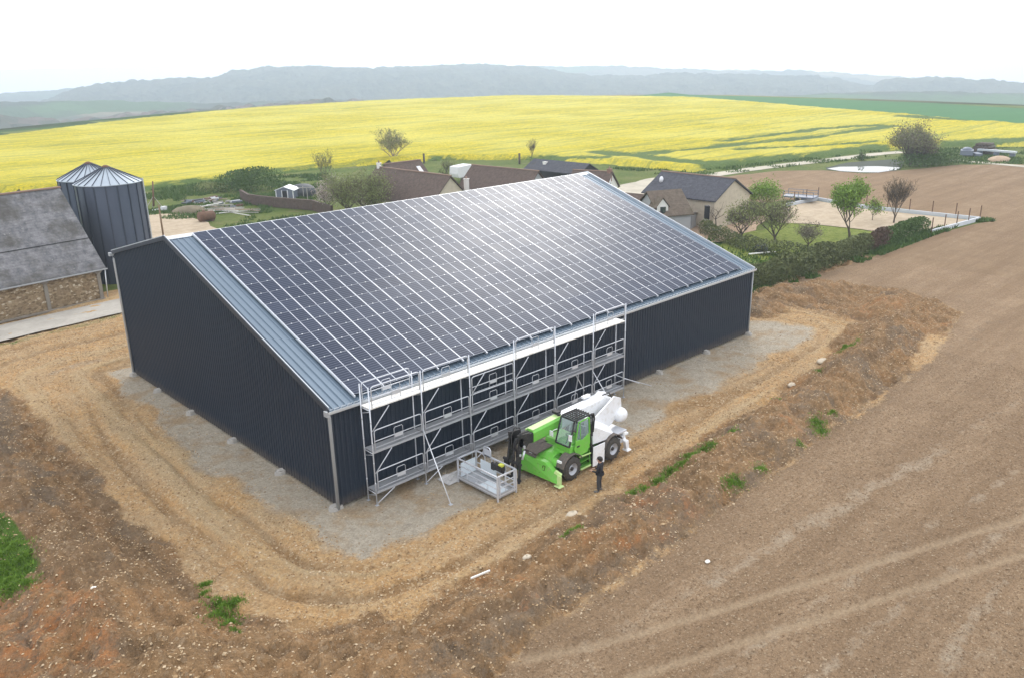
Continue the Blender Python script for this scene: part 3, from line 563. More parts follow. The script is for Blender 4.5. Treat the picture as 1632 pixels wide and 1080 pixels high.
def grass():
    rng = np.random.default_rng(4); V = []; spots = []
    def patch(px, py, r, n, ry=None):
        g = G2(px, py, .5); spots.append((g[0], g[1], r, n))
    for a, b, r, n in [(1008, 782, .35, 300), (1028, 770, .5, 500), (1048, 760, .55, 600), (1068, 745, .6, 700), (1086, 732, .55, 600), (1104, 720, .6, 700), (1122, 710, .6, 600), (1134, 706, .4, 300), (1166, 764, .6, 800), (1176, 758, .45, 400),
                       (1302, 670, .6, 600), (1310, 676, .6, 500), (1326, 658, .4, 200), (1345, 558, .7, 400), (1358, 550, .6, 300), (1166, 687, .45, 250), (1212, 740, .5, 300), (1275, 703, .3, 120), (1306, 583, .4, 120), (905, 854, .35, 300), (918, 851, .3, 200), (1238, 634, .4, 150),
                       (355, 950, .55, 900), (368, 942, .4, 500), (352, 968, .45, 700), (366, 978, .4, 600), (374, 998, .2, 120), (325, 915, .25, 250), (322, 928, .2, 180), (327, 942, .18, 120)]: patch(a, b, r, n)
    for k in range(46):
        a, b = random.uniform(-50, 62), random.uniform(842, 950)
        if b < 845+max(0, a)*1.3: continue
        patch(a, b, .55, 420)
    pts = []
    for x, y, r, n in spots:
        n = int(n*1.5)
        a = rng.uniform(0, 2*PI, n); rr = r*np.abs(rng.normal(0, .5, n)); pts.append(np.stack([x+np.cos(a)*rr*1.3, y+np.sin(a)*rr*.8], -1))
    p = np.concatenate(pts); x, y = p[:, 0], p[:, 1]; z = height(x, y); m = len(x); h = rng.uniform(.04, .15, m); w = rng.uniform(.010, .026, m); a = rng.uniform(0, 2*PI, m); lx, ly = rng.normal(0, .06, m), rng.normal(0, .06, m)
    V = np.stack([np.stack([x-np.cos(a)*w, y-np.sin(a)*w, z-.02], -1), np.stack([x+np.cos(a)*w, y+np.sin(a)*w, z-.02], -1), np.stack([x+lx, y+ly, z+h], -1)], 1)
    tag(np_mesh('grass', V.reshape(-1, 3), np.arange(m*3).reshape(-1, 3), M['blade'], dict(tone=np.repeat(rng.random(m), 3))), 'tufts of green grass sprouting on the earth banks', 'grass', kind='stuff')
grass()
for px, py, s, lb in [(1128, 893, .13, 'white stone lying alone on the brown field'), (1262, 612, .32, 'pale stone block on the bank edge between the track ruts'), (1310, 577, .45, 'long flat pale boulder on the far bank'), (912, 824, .33, 'round beige boulder on the near bank'), (161, 993, .12, 'white stone on the dark spoil at the near corner'), (840, 897, .22, 'cream boulder at the foot of the near bank')]:
    x, y = G2(px, py, .05); b = MB(); b.ell((x, y, float(height(np.array([x]), np.array([y]))[0])+s*.25), (s, s*.7, s*.45), 9, 6); r2 = random.Random(px)
    b.v = [(v[0]+r2.uniform(-1, 1)*s*.12, v[1]+r2.uniform(-1, 1)*s*.12, v[2]+r2.uniform(-1, 1)*s*.1) for v in b.v]
    tag(b.build('boulder', paint('boulder_stone', (.55, .47, .36) if s > .15 else (.8, .78, .72), .9, 0, .15, 5)), lb, 'boulder')
# ---------------------------------------------------------------- the solar shed
L_, W_, HE, H2, YR, HP = 34.22, 24.33, 4.86, 8.13, 15.56, 10.24
SL = math.atan2(HP-HE, YR)
shed = thing('solar_shed', (0, 0, 0), 'long dark blue-grey metal shed with its whole front roof slope covered in solar panels', 'shed')
def ribbed(p0, p1, topf, z0=.12, pitch=.25, dep=.035, nrm=(0, -1), parent=shed, name='wall', mat=None):
    """vertical trapezoidal cladding from p0 to p1 with top height function"""
    L = math.hypot(p1[0]-p0[0], p1[1]-p0[1]); d = ((p1[0]-p0[0])/L, (p1[1]-p0[1])/L); us = []
    k = 0
    while k*pitch < L:
        for f, o in ((0, 0), (.5, 0), (.6, 1), (.88, 1), (.98, 0)):
            u = (k+f)*pitch
            if u < L: us.append((u, o*dep))
        k += 1
    us.append((L, 0)); b = MB(); vs = []; fs = []
    for u, o in us:
        x = p0[0]+d[0]*u+nrm[0]*o; y = p0[1]+d[1]*u+nrm[1]*o; vs += [(x, y, z0), (x, y, topf(u))]
    for i in range(len(us)-1): fs.append((2*i, 2*i+2, 2*i+3, 2*i+1))
    b.add(vs, fs); o = b.build(name, mat or M['navy'], parent); return o
ribbed((0, 0), (L_, 0), lambda u: HE-.02)
def gab(u):  # u along y from 0
    return (HE+(HP-HE)*u/YR if u < YR else HP-(HP-H2)*(u-YR)/(W_-YR))-.03
w = ribbed((0, 0), (0, W_), gab, nrm=(-1, 0)); ribbed((L_, 0), (L_, W_), gab, nrm=(1, 0)); ribbed((0, W_), (L_, W_), lambda u: H2-.02, nrm=(0, 1))
# panel the ridge apex exactly: small infill
b = MB()
for x in (.004, L_-.004): b.add([(x, YR-.4, gab(YR-.4)-.4), (x, YR+.4, gab(YR+.4)-.4), (x, YR, HP-.03)], [(0, 1, 2)])
b.build('gable_infill', M['navy'], shed)
def roof_sheet(y0, z0, y1, z1, name='roof'):
    b = MB(); pitch = .333; us = []; k = 0; a = -.12; Lx = L_+.24
    while k*pitch < Lx:
        for f, o in ((0, 0), (.62, 0), (.72, 1), (.9, 1), (1.0-1e-3, 0)):
            u = (k+f)*pitch
            if u < Lx: us.append((u, o*.045))
        k += 1
    us.append((Lx, 0)); n = math.hypot(y1-y0, z1-z0); ny, nz = -(z1-z0)/n, (y1-y0)/n
    if nz < 0: ny, nz = -ny, -nz
    vs = []; fs = []
    for u, o in us: vs += [(a+u, y0+ny*o, z0+nz*o), (a+u, y1+ny*o, z1+nz*o)]
    for i in range(len(us)-1): fs.append((2*i, 2*i+2, 2*i+3, 2*i+1))
    b.add(vs, fs); return b.build(name, M['steel_roof'], shed)
tS = (HP-HE)/YR
roof = roof_sheet(-.12, HE-.12*tS, YR, HP); roof_sheet(YR, HP, W_+.12, H2-.03)
b = MB(); b.prism([(YR-.28, HP-.28*tS+.055), (YR, HP+.075), (YR+.25, HP-.25*.24+.06), (YR+.25, HP-.25*.24+.03), (YR, HP+.045), (YR-.28, HP-.28*tS+.02)], -.16, L_+.16, plane='YZ'); b.build('ridge_cap', M['zinc'], shed)
for x, m in ((-.14, M['trim']), (L_+.14, M['zinc'])):
    b = MB(); b.bar((x, -.14, HE-.03), (x, YR, HP+.03), .05, .26); b.bar((x, YR, HP+.03), (x, W_+.14, H2+.03), .05, .24); b.build('verge_trim', m, shed)
b = MB(); b.bar((-.125, YR+.1, HP+.12), (-.125, W_+.1, H2+.15), .09, .05); b.bar((-.10, -.1, HE+.14), (-.10, YR, HP+.165), .03, .05); b.build('verge_flashing', M['zinc'], shed)
def gutter(y, z, s):
    b = MB(); prof = [(y, z+.10), (y, z-.06), (y+s*.05, z-.09), (y+s*.14, z-.09), (y+s*.17, z-.05), (y+s*.17, z+.06), (y+s*.155, z+.06), (y+s*.15, z-.04), (y+s*.13, z-.07), (y+s*.06, z-.07), (y+s*.015, z-.04), (y+s*.015, z+.10)]
    b.prism(prof, -.30, L_+.30, plane='YZ'); return b.build('gutter', M['zinc'], shed)
gutter(-.06, HE-.08, -1); gutter(W_+.06, H2-.08, 1)
b = MB(); b.box((-.30, -.17, HE-.08), (.09, .26, .24)); b.build('gutter_end', M['pipe'], shed)
b = MB(); b.tube([(-.16, -.13, HE-.15), (-.12, -.10, HE-.35), (-.10, -.10, .05)], .075, 10); b.build('downpipe', M['pipe'], shed)
b = MB(); b.tube([(-.13, W_+.12, H2-.12), (-.11, W_+.06, H2-.4), (-.11, W_+.06, .05)], .06, 10); b.build('downpipe', M['zinc'], shed)
b = MB(); b.box((-.2, W_+.14, H2-.1), (.22, .26, .2)); b.build('gutter_end', M['zinc'], shed)
b = MB(); b.tube([(L_+.08, -.10, HE-.15), (L_+.06, -.07, .05)], .05, 8); b.build('downpipe', M['pipe'], shed)
for x in (0, L_):
    for y in (0, W_):
        b = MB(); b.box((x, y, ((HE if y == 0 else H2)-.1)/2+.05), (.10, .10, (HE if y == 0 else H2)-.16)); b.build('corner_trim', M['trim'], shed)
# concrete feet showing at the wall base
def foot(x, y, sx, sy):
    b = MB(); r2 = random.Random(int(x*7+y*13)); n = 9
    vs = [(x+math.cos(2*PI*k/n)*sx*r2.uniform(.8, 1.1), y+math.sin(2*PI*k/n)*sy*r2.uniform(.8, 1.1), -.05) for k in range(n)]
    vs += [(x+(v[0]-x)*.85, y+(v[1]-y)*.85, .14+r2.uniform(0, .05)) for v in vs[:n]]; b.add(vs, [(k, (k+1) % n, n+(k+1) % n, n+k) for k in range(n)]+[tuple(range(n, 2*n))]); b.box((x, y, .16), (min(sx, .3), min(sy, .3), .1)); b.build('footing', M['conc'], shed)
for y in (24.3, 20.3, 15.4, 10.1, 5.0, .1): foot(-.12, y, .38, .3)
for x in (23.6, 28.9, 34.2): foot(x, -.12, .3, .34)
# solar panels: 20 columns x 16 rows, each tilted a hair differently
PX0, PX1, NC, NR = 1.36, 33.02, 20, 16
s0, s1 = .22/math.cos(SL), 15.36/math.cos(SL); pw = (PX1-PX0)/NC; ph = (s1-s0)/NR
cs, sn = math.cos(SL), math.sin(SL); n_ = Vector((0, -sn, cs)); up = Vector((0, cs, sn)); O = Vector((0, 0, HE))
prnd = random.Random(11)
def panel_geo(c, r):
    x0 = PX0+c*pw; sa = s0+r*ph; gx, gs = .018, .010; fr = .010
    tx, ty = prnd.gauss(0, .0035), prnd.gauss(0, .0045)
    def P(u, s, h): return O+Vector((x0+u*pw, 0, 0))+up*(sa+s*ph)+n_*(.16+h+tx*(u-.5)*pw+ty*(s-.5)*ph)
    a, bb, cc, dd = gx/pw, 1-gx/pw, gs/ph, 1-gs/ph; fu, fs_ = (gx+.014)/pw, (gs+fr)/ph
    v = [P(a, cc, .0), P(bb, cc, 0), P(bb, dd, 0), P(a, dd, 0), P(a, cc, .035), P(bb, cc, .035), P(bb, dd, .035), P(a, dd, .035), P(fu, fs_, .035), P(1-fu, fs_, .035), P(1-fu, 1-fs_, .035), P(fu, 1-fs_, .035)]
    f = [(0, 1, 5, 4), (1, 2, 6, 5), (2, 3, 7, 6), (3, 0, 4, 7), (4, 5, 9, 8), (5, 6, 10, 9), (6, 7, 11, 10), (7, 4, 8, 11), (8, 9, 10, 11), (3, 2, 1, 0)]
    mi = [2, 1, 2, 1, 2, 1, 2, 1, 0, 1]; uv = [[(0, 0)]*4]*8+[[(0, 0), (1, 0), (1, 1), (0, 1)]]+[[(0, 0)]*4]
    for u in (.22, .78):   # clamps on the upper edge
        k = len(v); du = .024/pw; ds = .024/ph
        v += [P(u-du, 1-ds, .03), P(u+du, 1-ds, .03), P(u+du, 1+ds, .03), P(u-du, 1+ds, .03), P(u-du, 1-ds, .055), P(u+du, 1-ds, .055), P(u+du, 1+ds, .055), P(u-du, 1+ds, .055)]
        for q in ((4, 5, 6, 7), (0, 1, 5, 4), (1, 2, 6, 5), (2, 3, 7, 6), (3, 0, 4, 7)): f.append(tuple(k+i for i in q)); mi.append(1); uv.append([(0, 0)]*4)
    return [tuple(p) for p in v], f, mi, uv
cells = [(c, r) for c in range(NC) for r in range(NR)]
cells.sort(key=lambda q: (PX0+q[0]*pw-CX)**2+((s0+q[1]*ph)*cs-CY)**2+(HE+(s0+q[1]*ph)*sn-CZ)**2)
def panels(lst, name):
    V = []; F = []; MI = []; U = []; T = []
    for c, r in lst:
        v, f, mi, uv = panel_geo(c, r); k = len(V); V += v; F += [tuple(k+i for i in q) for q in f]; MI += mi
        for q in uv: U += q
        T += [prnd.random()**2]*len(v)
    return np_mesh(name, V, F, [M['panel'], M['alu'], M['edge']], dict(tone=T), MI, False, shed, U)
for q in cells[:99]: panels([q], 'solar_panel')
tag(panels(cells[99:], 'solar_panels'), kind='stuff')
b = MB()
for c in range(NC+1):
    x = PX0+c*pw; p = O+Vector((x, 0, 0)); b.bar(p+up*(s0-.10)+n_*.12, p+up*(s1+.03)+n_*.12, .05, .1)
b.build('panel_rails', M['galv'], shed)
# ---------------------------------------------------------------- scaffold
sc = thing('scaffold', (1.37, -.9, 0), 'six bay galvanised scaffold with white top deck along the shed front', 'scaffold')
XS = [1.37, 4.20, 7.12, 10.10, 13.10, 16.18, 18.98]; YO, YI = -1.0, -.32; ZL = [.66, 2.66, 4.72]
def th(x, y): return float(height(np.array([x]), np.array([y]))[0])
for i, x in enumerate(XS):
    for y in (YO, YI):
        b = MB(); top = 5.75 if (y == YO) else (5.75 if i in (0,) else (5.55 if i in (1,) else 4.75)); b.tube([(x, y, 0.02), (x, y, top)], .032, 6)
        for z in (1.1, 2.1, 3.1, 4.1): b.tube([(x, y, z-.06), (x, y, z+.06)], .034, 6)
        b.box((x, y, .02), (.15, .15, .02)); b.tube([(x, y, .0), (x, y, .3)], .018, 5); b.build('standard', M['galv'], sc)
    b = MB()
    for z in ZL: b.tube([(x, YI, z-.07), (x, YO, z-.07)], .024, 6); b.tube([(x, YI, z-.35), (x, YO, z-.12)], .016, 5)
    b.build('transom', M['galv'], sc)
def hoop(x0, x1, z, y=YO-.02):
    b = MB(); r = .1; x0 += .12; x1 -= .10; h = .98
    b.tube([(x0, y, z), (x0, y, z+h-.12), (x0+.03, y, z+h-.03), (x0+.12, y, z+h), (x1-.12, y, z+h), (x1-.03, y, z+h-.03), (x1, y, z+h-.12), (x1, y, z+.1)], .027, 6)
    b.tube([(x0, y, z+.45), (x1, y, z+.45)], .023, 6); m = (x0+x1)/2
    b.tube([(m-.24, y, z+.12), (m-.24, y, z+.72), (m-.19, y, z+.79), (m+.19, y, z+.79), (m+.24, y, z+.72), (m+.24, y, z+.12)], .015, 5)
    b.box((m, y-.02, z+.40), (.44, .02, .18)); b.tube([(x0, y, z+.14), (x1, y, z+.14)], .014, 5)
    return b.build('guardrail', M['galv'], sc)
for i in range(6):
    x0, x1 = XS[i], XS[i+1]
    for k, z in enumerate(ZL):
        b = MB()
        if k == 2:
            b.box(((x0+x1)/2, (YO+YI)/2, z), (x1-x0-.03, .68, .06))
            b.build('deck', M['deckwhite'] if i < 4 else M['deckwhite'], sc)
        else:
            for y in (YO+.17, YI-.17): b.box(((x0+x1)/2, y, z), (x1-x0-.06, .31, .05))
            b.bar((x0, YO+.01, z-.05), (x1, YO+.01, z-.05), .04, .06); b.bar((x0, YI-.01, z-.05), (x1, YI-.01, z-.05), .04, .06)
            b.build('deck', M['deckgrey'], sc)
        if k < 2: hoop(x0, x1, z+.05)
        b = MB(); b.tube([(x0+.03, YO-.03, z-1.05 if k else .12), (x0+1.0, YO-.03, z-.08)], .025, 5); b.build('brace', M['galv'], sc)
for i in (0, 1, 3, 5): hoop(XS[i], XS[i+1], ZL[2]+.05)
hoop(XS[2], XS[3], ZL[1]+.95); hoop(XS[0], XS[1], ZL[2]+.05, YI+.03)
for p, q in [((18.9, YO, 1.25), (20.9, -1.6, .35)), ((18.9, YI, 1.3), (20.6, .0-.9, .4))]:
    b = MB(); b.tube([p, q], .022, 6); b.build('loose_tube', M['galv'], sc)
b = MB(); b.bar((15.25, YI-.1, .7), (15.7, YI-.1, 2.55), .05); b.bar((14.9, YO+.1, 2.5), (15.6, YO+.1, 1.4), .04); b.build('ladder', M['galv'], sc)
def prop(px0, z0, px1, y0, lab, y1):
    x0 = px0; b = MB(); t = thing('raking_prop', (px1, y1, 0), lab, 'prop', 'raking props leaning from the scaffold')
    b.tube([(x0, y0, z0), (px1, y1, .05)], .026, 7); b.build('tube', M['alu'], t); b = MB(); b.box((px1, y1, .03), (.16, .16, .02)); b.build('foot_plate', M['galv'], t)
prop(4.15, 2.9, 3.75, YO-.04, 'long pale prop leaning from the scaffold left of the work basket', -3.35)
prop(16.1, 2.5, 16.6, YO-.04, 'long pale prop leaning from the scaffold behind the white boom', -2.6)
# sheeting crumpled under the scaffold
x, y = 5.9, -1.5; b = MB(); rr = random.Random(5); n = 10
g = [[(x-1.1+2.2*i/n, y-.45+.9*j/n, .05+rr.uniform(0, .16)*(0 < i < n and 0 < j < n)) for j in range(n+1)] for i in range(n+1)]
b.add([p for r_ in g for p in r_], [(i*(n+1)+j, (i+1)*(n+1)+j, (i+1)*(n+1)+j+1, i*(n+1)+j+1) for i in range(n) for j in range(n)]); b.add([(x-1.1, y-.45, 0), (x+1.1, y-.45, 0), (x+1.1, y+.45, 0), (x-1.1, y+.45, 0)], [(3, 2, 1, 0)])
tag(b.build('plastic_sheet', paint('grey_sheeting', (.42, .41, .40), .6)), 'crumpled grey sheeting on the ground beneath the scaffold', 'sheeting')
b = MB(); z = th(.8, -8.6); b.bar((.45, -8.55, z+.06), (1.25, -8.75, z+.12), .06, .06); tag(b.build('wooden_lath', M['deckwhite']), 'short white lath lying on the ochre track near the bank', 'lath')
# ---------------------------------------------------------------- telehandler
tel = thing('telehandler', (10.8, -4.6, 0), 'green and white telescopic handler parked beside the scaffold with its boom lowered', 'telehandler')
YN, YF = -5.78, -3.30
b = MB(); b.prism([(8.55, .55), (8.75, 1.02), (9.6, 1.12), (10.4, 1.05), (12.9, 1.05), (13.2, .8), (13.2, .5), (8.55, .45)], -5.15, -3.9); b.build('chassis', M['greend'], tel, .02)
# front blade-like stabiliser cover
b = MB(); b.add([(8.02, YF, .28), (8.12, YN, .28), (8.25, YN+.1, .62), (8.32, -4.9, 1.0), (8.3, YF+.2, 1.12), (8.15, YF, 1.0), (8.32, YF, .28), (8.42, YN, .28), (8.5, YN+.1, .60), (8.62, -4.9, .98), (8.6, YF+.2, 1.10), (8.45, YF, .98)],
    [(0, 1, 2, 3, 4, 5), (11, 10, 9, 8, 7, 6), (0, 6, 7, 1), (1, 7, 8, 2), (2, 8, 9, 3), (3, 9, 10, 4), (4, 10, 11, 5), (5, 11, 6, 0)]); b.build('front_cover', M['green'], tel, .015)
def plate_pt(y, z, o=.012): 
    t = (y-YF)/(YN-YF); x = 8.02+.10*t+(z-.28)*.30; return Vector((x-o, y, z))
def letters(txt, y0, z0, h, wd, gap):
    b = MB(); y = y0; S = {'M': [(0, 0, 0, 1), (0, 1, .5, .4), (.5, .4, 1, 1), (1, 1, 1, 0)], 'E': [(0, 0, 0, 1), (0, 1, .9, 1), (0, .5, .8, .5), (0, 0, .9, 0)], 'R': [(0, 0, 0, 1), (0, 1, .9, 1), (.9, 1, .9, .5), (.9, .5, 0, .5), (.4, .5, .95, 0)], 'L': [(0, 0, 0, 1), (0, 0, .9, 0)], 'O': [(0, 0, 0, 1), (0, 1, 1, 1), (1, 1, 1, 0), (1, 0, 0, 0)], 'T': [(0, 1, 1, 1), (.5, 1, .5, 0)]}
    for ch in txt:
        for a, c, d, e in S[ch]: b.bar(plate_pt(y-a*wd, z0+c*h), plate_pt(y-d*wd, z0+e*h), .036, .012)
        y -= wd+gap
    return b
b = letters('MERLO', -4.05, .66, .20, .14, .05); b.build('lettering', M['brownmark'], tel); b = letters('ROTO', -4.3, .50, .08, .08, .04); b.build('lettering', M['brownmark'], tel)
b = MB(); b.add([plate_pt(-3.62, .68), plate_pt(-3.95, .68), plate_pt(-3.79, .95)], [(0, 1, 2)]); b.build('emblem', M['brownmark'], tel)
# body behind the cover, stepped decks
b = MB(); b.prism([(8.6, .6), (8.62, 1.02), (8.95, 1.22), (9.7, 1.30), (10.0, 1.25), (10.0, .6)], -4.95, -3.55); b.prism([(8.62, 1.02), (8.8, 1.12), (8.95, 1.08), (8.9, .8), (8.6, .8)], -5.3, -4.95); b.build('front_body', M['green'], tel, .03)
b = MB(); b.box((8.85, -3.85, 1.30), (1.15, .95, .06), Matrix.Rotation(-.05, 3, 'Y')); b.box((8.35, -3.85, 1.17), (.28, .9, .05), Matrix.Rotation(-.75, 3, 'Y')); b.build('deck_plate', M['mud'], tel, .01)
b = MB(); b.box((8.36, -3.9, 1.18), (.08, .22, .09)); b.build('headlight', M['white'], tel); b = MB(); b.box((8.62, -5.52, 1.16), (.08, .26, .10)); b.build('headlight', M['white'], tel)
# turret ring and superstructure
b = MB(); b.lathe((10.9, -4.5, 1.05), [(0, 0), (.75, 0), (.78, .18), (0, .18)], 28); b.build('slew_ring', M['black'], tel)
b = MB(); b.prism([(9.2, 1.24), (9.35, 1.62), (9.75, 1.72), (11.2, 1.5), (12.2, 1.5), (12.2, 1.24)], -5.45, -4.55); b.prism([(9.6, 1.24), (9.7, 1.5), (11, 1.5), (11, 1.24)], -4.55, -3.6); b.build('turret_base', M['green'], tel, .03)
# boom
def boomprof(x, zc, h, w, y=-4.16, ch=.09): return [(x, y-w/2+ch, zc-h/2), (x, y+w/2-ch, zc-h/2), (x, y+w/2, zc-h/2+ch), (x, y+w/2, zc+h/2-ch), (x, y+w/2-ch, zc+h/2), (x, y-w/2+ch, zc+h/2), (x, y-w/2, zc+h/2-ch), (x, y-w/2, zc-h/2+ch)]
def loft(b, rings, mi=0):
    n = len(rings[0]); vs = [v for r_ in rings for v in r_]; fs = [(i*n+k, i*n+(k+1) % n, (i+1)*n+(k+1) % n, (i+1)*n+k) for i in range(len(rings)-1) for k in range(n)]
    fs += [tuple(range(n)), tuple(range(len(vs)-n, len(vs)))[::-1]]; b.add(vs, fs, mi)
b = MB(); loft(b, [boomprof(8.05, 2.24, .62, .52), boomprof(10.15, 2.36, .66, .54)]); bo = b.build('boom', M['green'], tel, .01)
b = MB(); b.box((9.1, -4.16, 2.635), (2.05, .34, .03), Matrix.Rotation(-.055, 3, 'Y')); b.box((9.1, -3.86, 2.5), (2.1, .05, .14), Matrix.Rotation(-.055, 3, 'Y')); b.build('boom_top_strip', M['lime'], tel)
b = MB(); loft(b, [boomprof(10.05, 2.37, .72, .60), boomprof(12.3, 2.36, .86, .62), boomprof(13.2, 2.30, 1.05, .62), boomprof(13.75, 2.18, .75, .58)]); b.build('boom_base', M['white'], tel, .03)
b = MB()
for y in (-4.82, -3.80): b.prism([(11.5, 1.25), (11.7, 2.05), (12.7, 2.5), (13.4, 2.86), (13.9, 2.62), (14.0, 1.95), (13.2, 1.4), (12.7, 1.2)], y-.05, y+.05)
b.build('boom_support', M['white'], tel, .015)
b = MB(); b.ell((13.35, -4.0, 2.72), (.36, .26, .14), 14, 8); b.box((12.3, -3.9, 2.9), (.5, .2, .12)); b.tube([(12.5, -4.1, 2.9), (13.1, -4.2, 2.98), (13.6, -4.3, 2.75)], .03, 6, 0); b.build('hose_cover', M['white'], tel)
b = MB(); b.tube([(12.9, -4.48, 2.95), (13.4, -4.5, 2.95), (13.62, -4.5, 2.6), (13.5, -4.5, 2.2)], .03, 6); b.tube([(10.0, -4.3, 2.8), (9.9, -4.25, 2.72), (10.3, -4.0, 2.8)], .06, 6); b.box((10.02, -4.0, 2.8), (.25, .35, .12)); b.build('hydraulic_hose', M['black'], tel)
# engine hood and rounded counterweight
b = MB(); loft(b, [[(x, -5.62+k, 1.22), (x, -4.75, 1.22), (x, -4.75, zt), (x, -5.2+k, zt), (x, -5.62+k, zt-.35)] for x, zt, k in ((11.0, 2.45, .1), (11.25, 2.40, .06), (11.9, 2.0, 0), (12.6, 1.6, .05))]); b.build('engine_hood', M['white'], tel, .02)
b = MB(); b.ell((13.85, -4.86, 1.72), (.42, .40, .38), 18, 12); b.build('counterweight', M['white'], tel)
b = MB(); b.box((11.22, -5.72, .68), (.86, .05, 1.06), Matrix.Rotation(.03, 3, 'Y')); b.build('side_panel', M['white'], tel, .02)
b = MB(); b.box((10.86, -5.6, .72), (.16, .12, 1.1)); b.box((11.3, -5.3, .5), (1.2, .6, .35)); b.build('tank', M['black'], tel)
# cab
cab = MB(); x0, x1, y0, y1 = 9.32, 10.72, -5.62, -4.72
def cabpost(p, q, w=.07): cab.bar(p, q, w, w)
cabpost((9.22, y0+.02, 1.72), (9.62, y0+.05, 2.93)); cabpost((9.22, y1, 1.72), (9.62, y1, 2.93)); cabpost((10.78, y0+.03, 1.25), (10.66, y0+.05, 2.93), .09); cabpost((10.78, y1, 1.25), (10.66, y1, 2.93))
cabpost((9.62, y0+.05, 2.93), (10.66, y0+.05, 2.93)); cabpost((9.62, y1, 2.93), (10.66, y1, 2.93)); cabpost((9.62, y0+.05, 2.93), (9.62, y1, 2.93)); cabpost((10.66, y0+.05, 2.93), (10.66, y1, 2.93)); cabpost((9.22, y0, 1.72), (9.22, y1, 1.72))
cb = cab.build('cab_frame', M['black'], tel, .01)
b = MB(); b.box((10.95, -5.5, 2.3), (.05, .08, 1.2)); b.tube([(10.7, -5.6, 2.92), (10.95, -5.58, 2.9), (11.05, -5.55, 2.6), (11.02, -5.5, 1.9)], .045, 8); b.build('mirror_rail', M['black'], tel)
b = MB(); b.prism([(9.28, 1.22), (9.22, 1.70), (9.5, 1.68), (10.76, 1.25), (10.76, 1.2)], y0+.03, y1-.02); b.build('cab_floor', M['green'], tel, .02)
b = MB()
for k in range(6): b.bar((9.62+.0, y0+.10+k*.15, 3.02), (10.66, y0+.10+k*.15, 3.02), .03, .05)
for k in range(7): b.bar((9.66+k*.16, y0+.05, 3.0), (9.66+k*.16, y1, 3.0), .03, .03)
b.build('roof_guard', M['black'], tel)
b = MB(); b.add([(9.64, y0+.08, 2.95), (10.64, y0+.08, 2.95), (10.64, y1-.03, 2.95), (9.64, y1-.03, 2.95)], [(0, 1, 2, 3)]); b.build('roof_glass', M['cabglass'], tel)
b = MB(); b.add([(9.22, y0+.05, 1.75), (9.60, y0+.08, 2.9), (9.60, y1-.04, 2.9), (9.22, y1-.03, 1.75)], [(0, 1, 2, 3)]); b.build('windscreen', M['cabglass'], tel)
dr = MB(); dr.prism([(9.50, 1.50), (9.62, 1.22), (9.9, 1.06), (10.45, 1.12), (10.62, 1.5), (10.60, 2.08), (10.1, 1.85), (9.62, 1.95)], y0-.06, y0-.01); dr.bar((10.58, y0-.035, 2.0), (10.52, y0-.035, 2.86), .10, .05); dr.bar((9.60, y0-.035, 1.9), (9.80, y0-.035, 2.8), .05, .05); dr.bar((9.80, y0-.035, 2.82), (10.55, y0-.035, 2.86), .05, .05); dr.bar((9.95, y0-.035, 1.85), (9.92, y0-.035, 2.8), .03, .03)
door = dr.build('door', M['green'], tel, .01)
b = MB(); b.add([(9.64, y0-.03, 1.95), (10.1, y0-.03, 1.88), (10.56, y0-.03, 2.08), (10.52, y0-.03, 2.82), (9.82, y0-.03, 2.8)], [(0, 1, 2, 3, 4)]); b.build('door_window', M['cabglass'], door)
b = MB(); b.box((9.75, y0-.08, 1.62), (.16, .04, .06)); b.build('handle', M['black'], door)
b = MB(); b.box((10.25, -5.15, 1.55), (.5, .5, .14)); b.box((10.5, -5.15, 1.95), (.12, .48, .75)); b.box((10.3, -5.4, 1.95), (.4, .06, .06), Matrix.Rotation(.3, 3, 'Y')); b.build('seat', M['seatgrey'], tel, .03)
b = MB(); b.tube([(9.45, -5.15, 1.6), (9.75, -5.15, 2.0)], .03, 6); b.lathe((9.78, -5.15, 2.05), [(.17, -.015), (.2, 0), (.17, .015)], 16); b.build('steering_wheel', M['black'], tel)
b = MB(); b.bar((9.2, -5.7, 2.35), (9.35, -5.65, 2.3), .03); b.box((9.15, -5.72, 2.25), (.05, .18, .3)); b.build('mirror', M['white'], tel); b = MB(); b.box((9.1, -4.55, 2.15), (.05, .2, .26)); b.bar((9.15, -4.6, 2.3), (9.35, -4.7, 2.35), .03); b.build('mirror', M['white'], tel)
# steps
b = MB()
for z in (.42, .70, .95): b.box((10.25, -5.55, z), (.75, .3, .04))
for x in (9.88, 10.62): b.bar((x, -5.68, .38), (x, -5.6, 1.12), .05)
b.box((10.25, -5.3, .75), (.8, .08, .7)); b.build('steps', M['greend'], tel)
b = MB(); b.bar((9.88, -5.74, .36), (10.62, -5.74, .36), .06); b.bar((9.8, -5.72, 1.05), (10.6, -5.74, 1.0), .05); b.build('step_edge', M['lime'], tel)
def wheel(x, y, s):
    b = MB(); R = .60; b.lathe((x, y, R), [(.30, -.20), (.50, -.21), (.57, -.17), (R, -.09), (R, .09), (.57, .17), (.50, .21), (.30, .20)], 30, 'Y')
    for k in range(22):
        a = 2*PI*k/22; off = .09 if k % 2 else -.09; b.box((x+math.cos(a)*(R+.0), y+off, R+math.sin(a)*(R+.0)), (.06, .17, .07), Matrix.Rotation(-a, 3, 'Y'))
    w = b.build('wheel', M['rubber'], tel); b = MB(); b.lathe((x, y, R), [(.0, s*.10), (.13, s*.10), (.15, s*.02), (.24, s*.05), (.31, s*.19), (.33, s*.20), (.30, s*.0), (0, s*.0)], 24, 'Y'); b.build('rim', M['rim'], w)
    b = MB(); b.lathe((x, y, R), [(0, s*.17), (.09, s*.16), (.10, s*.08)], 12, 'Y'); b.build('hub', M['black'], w)
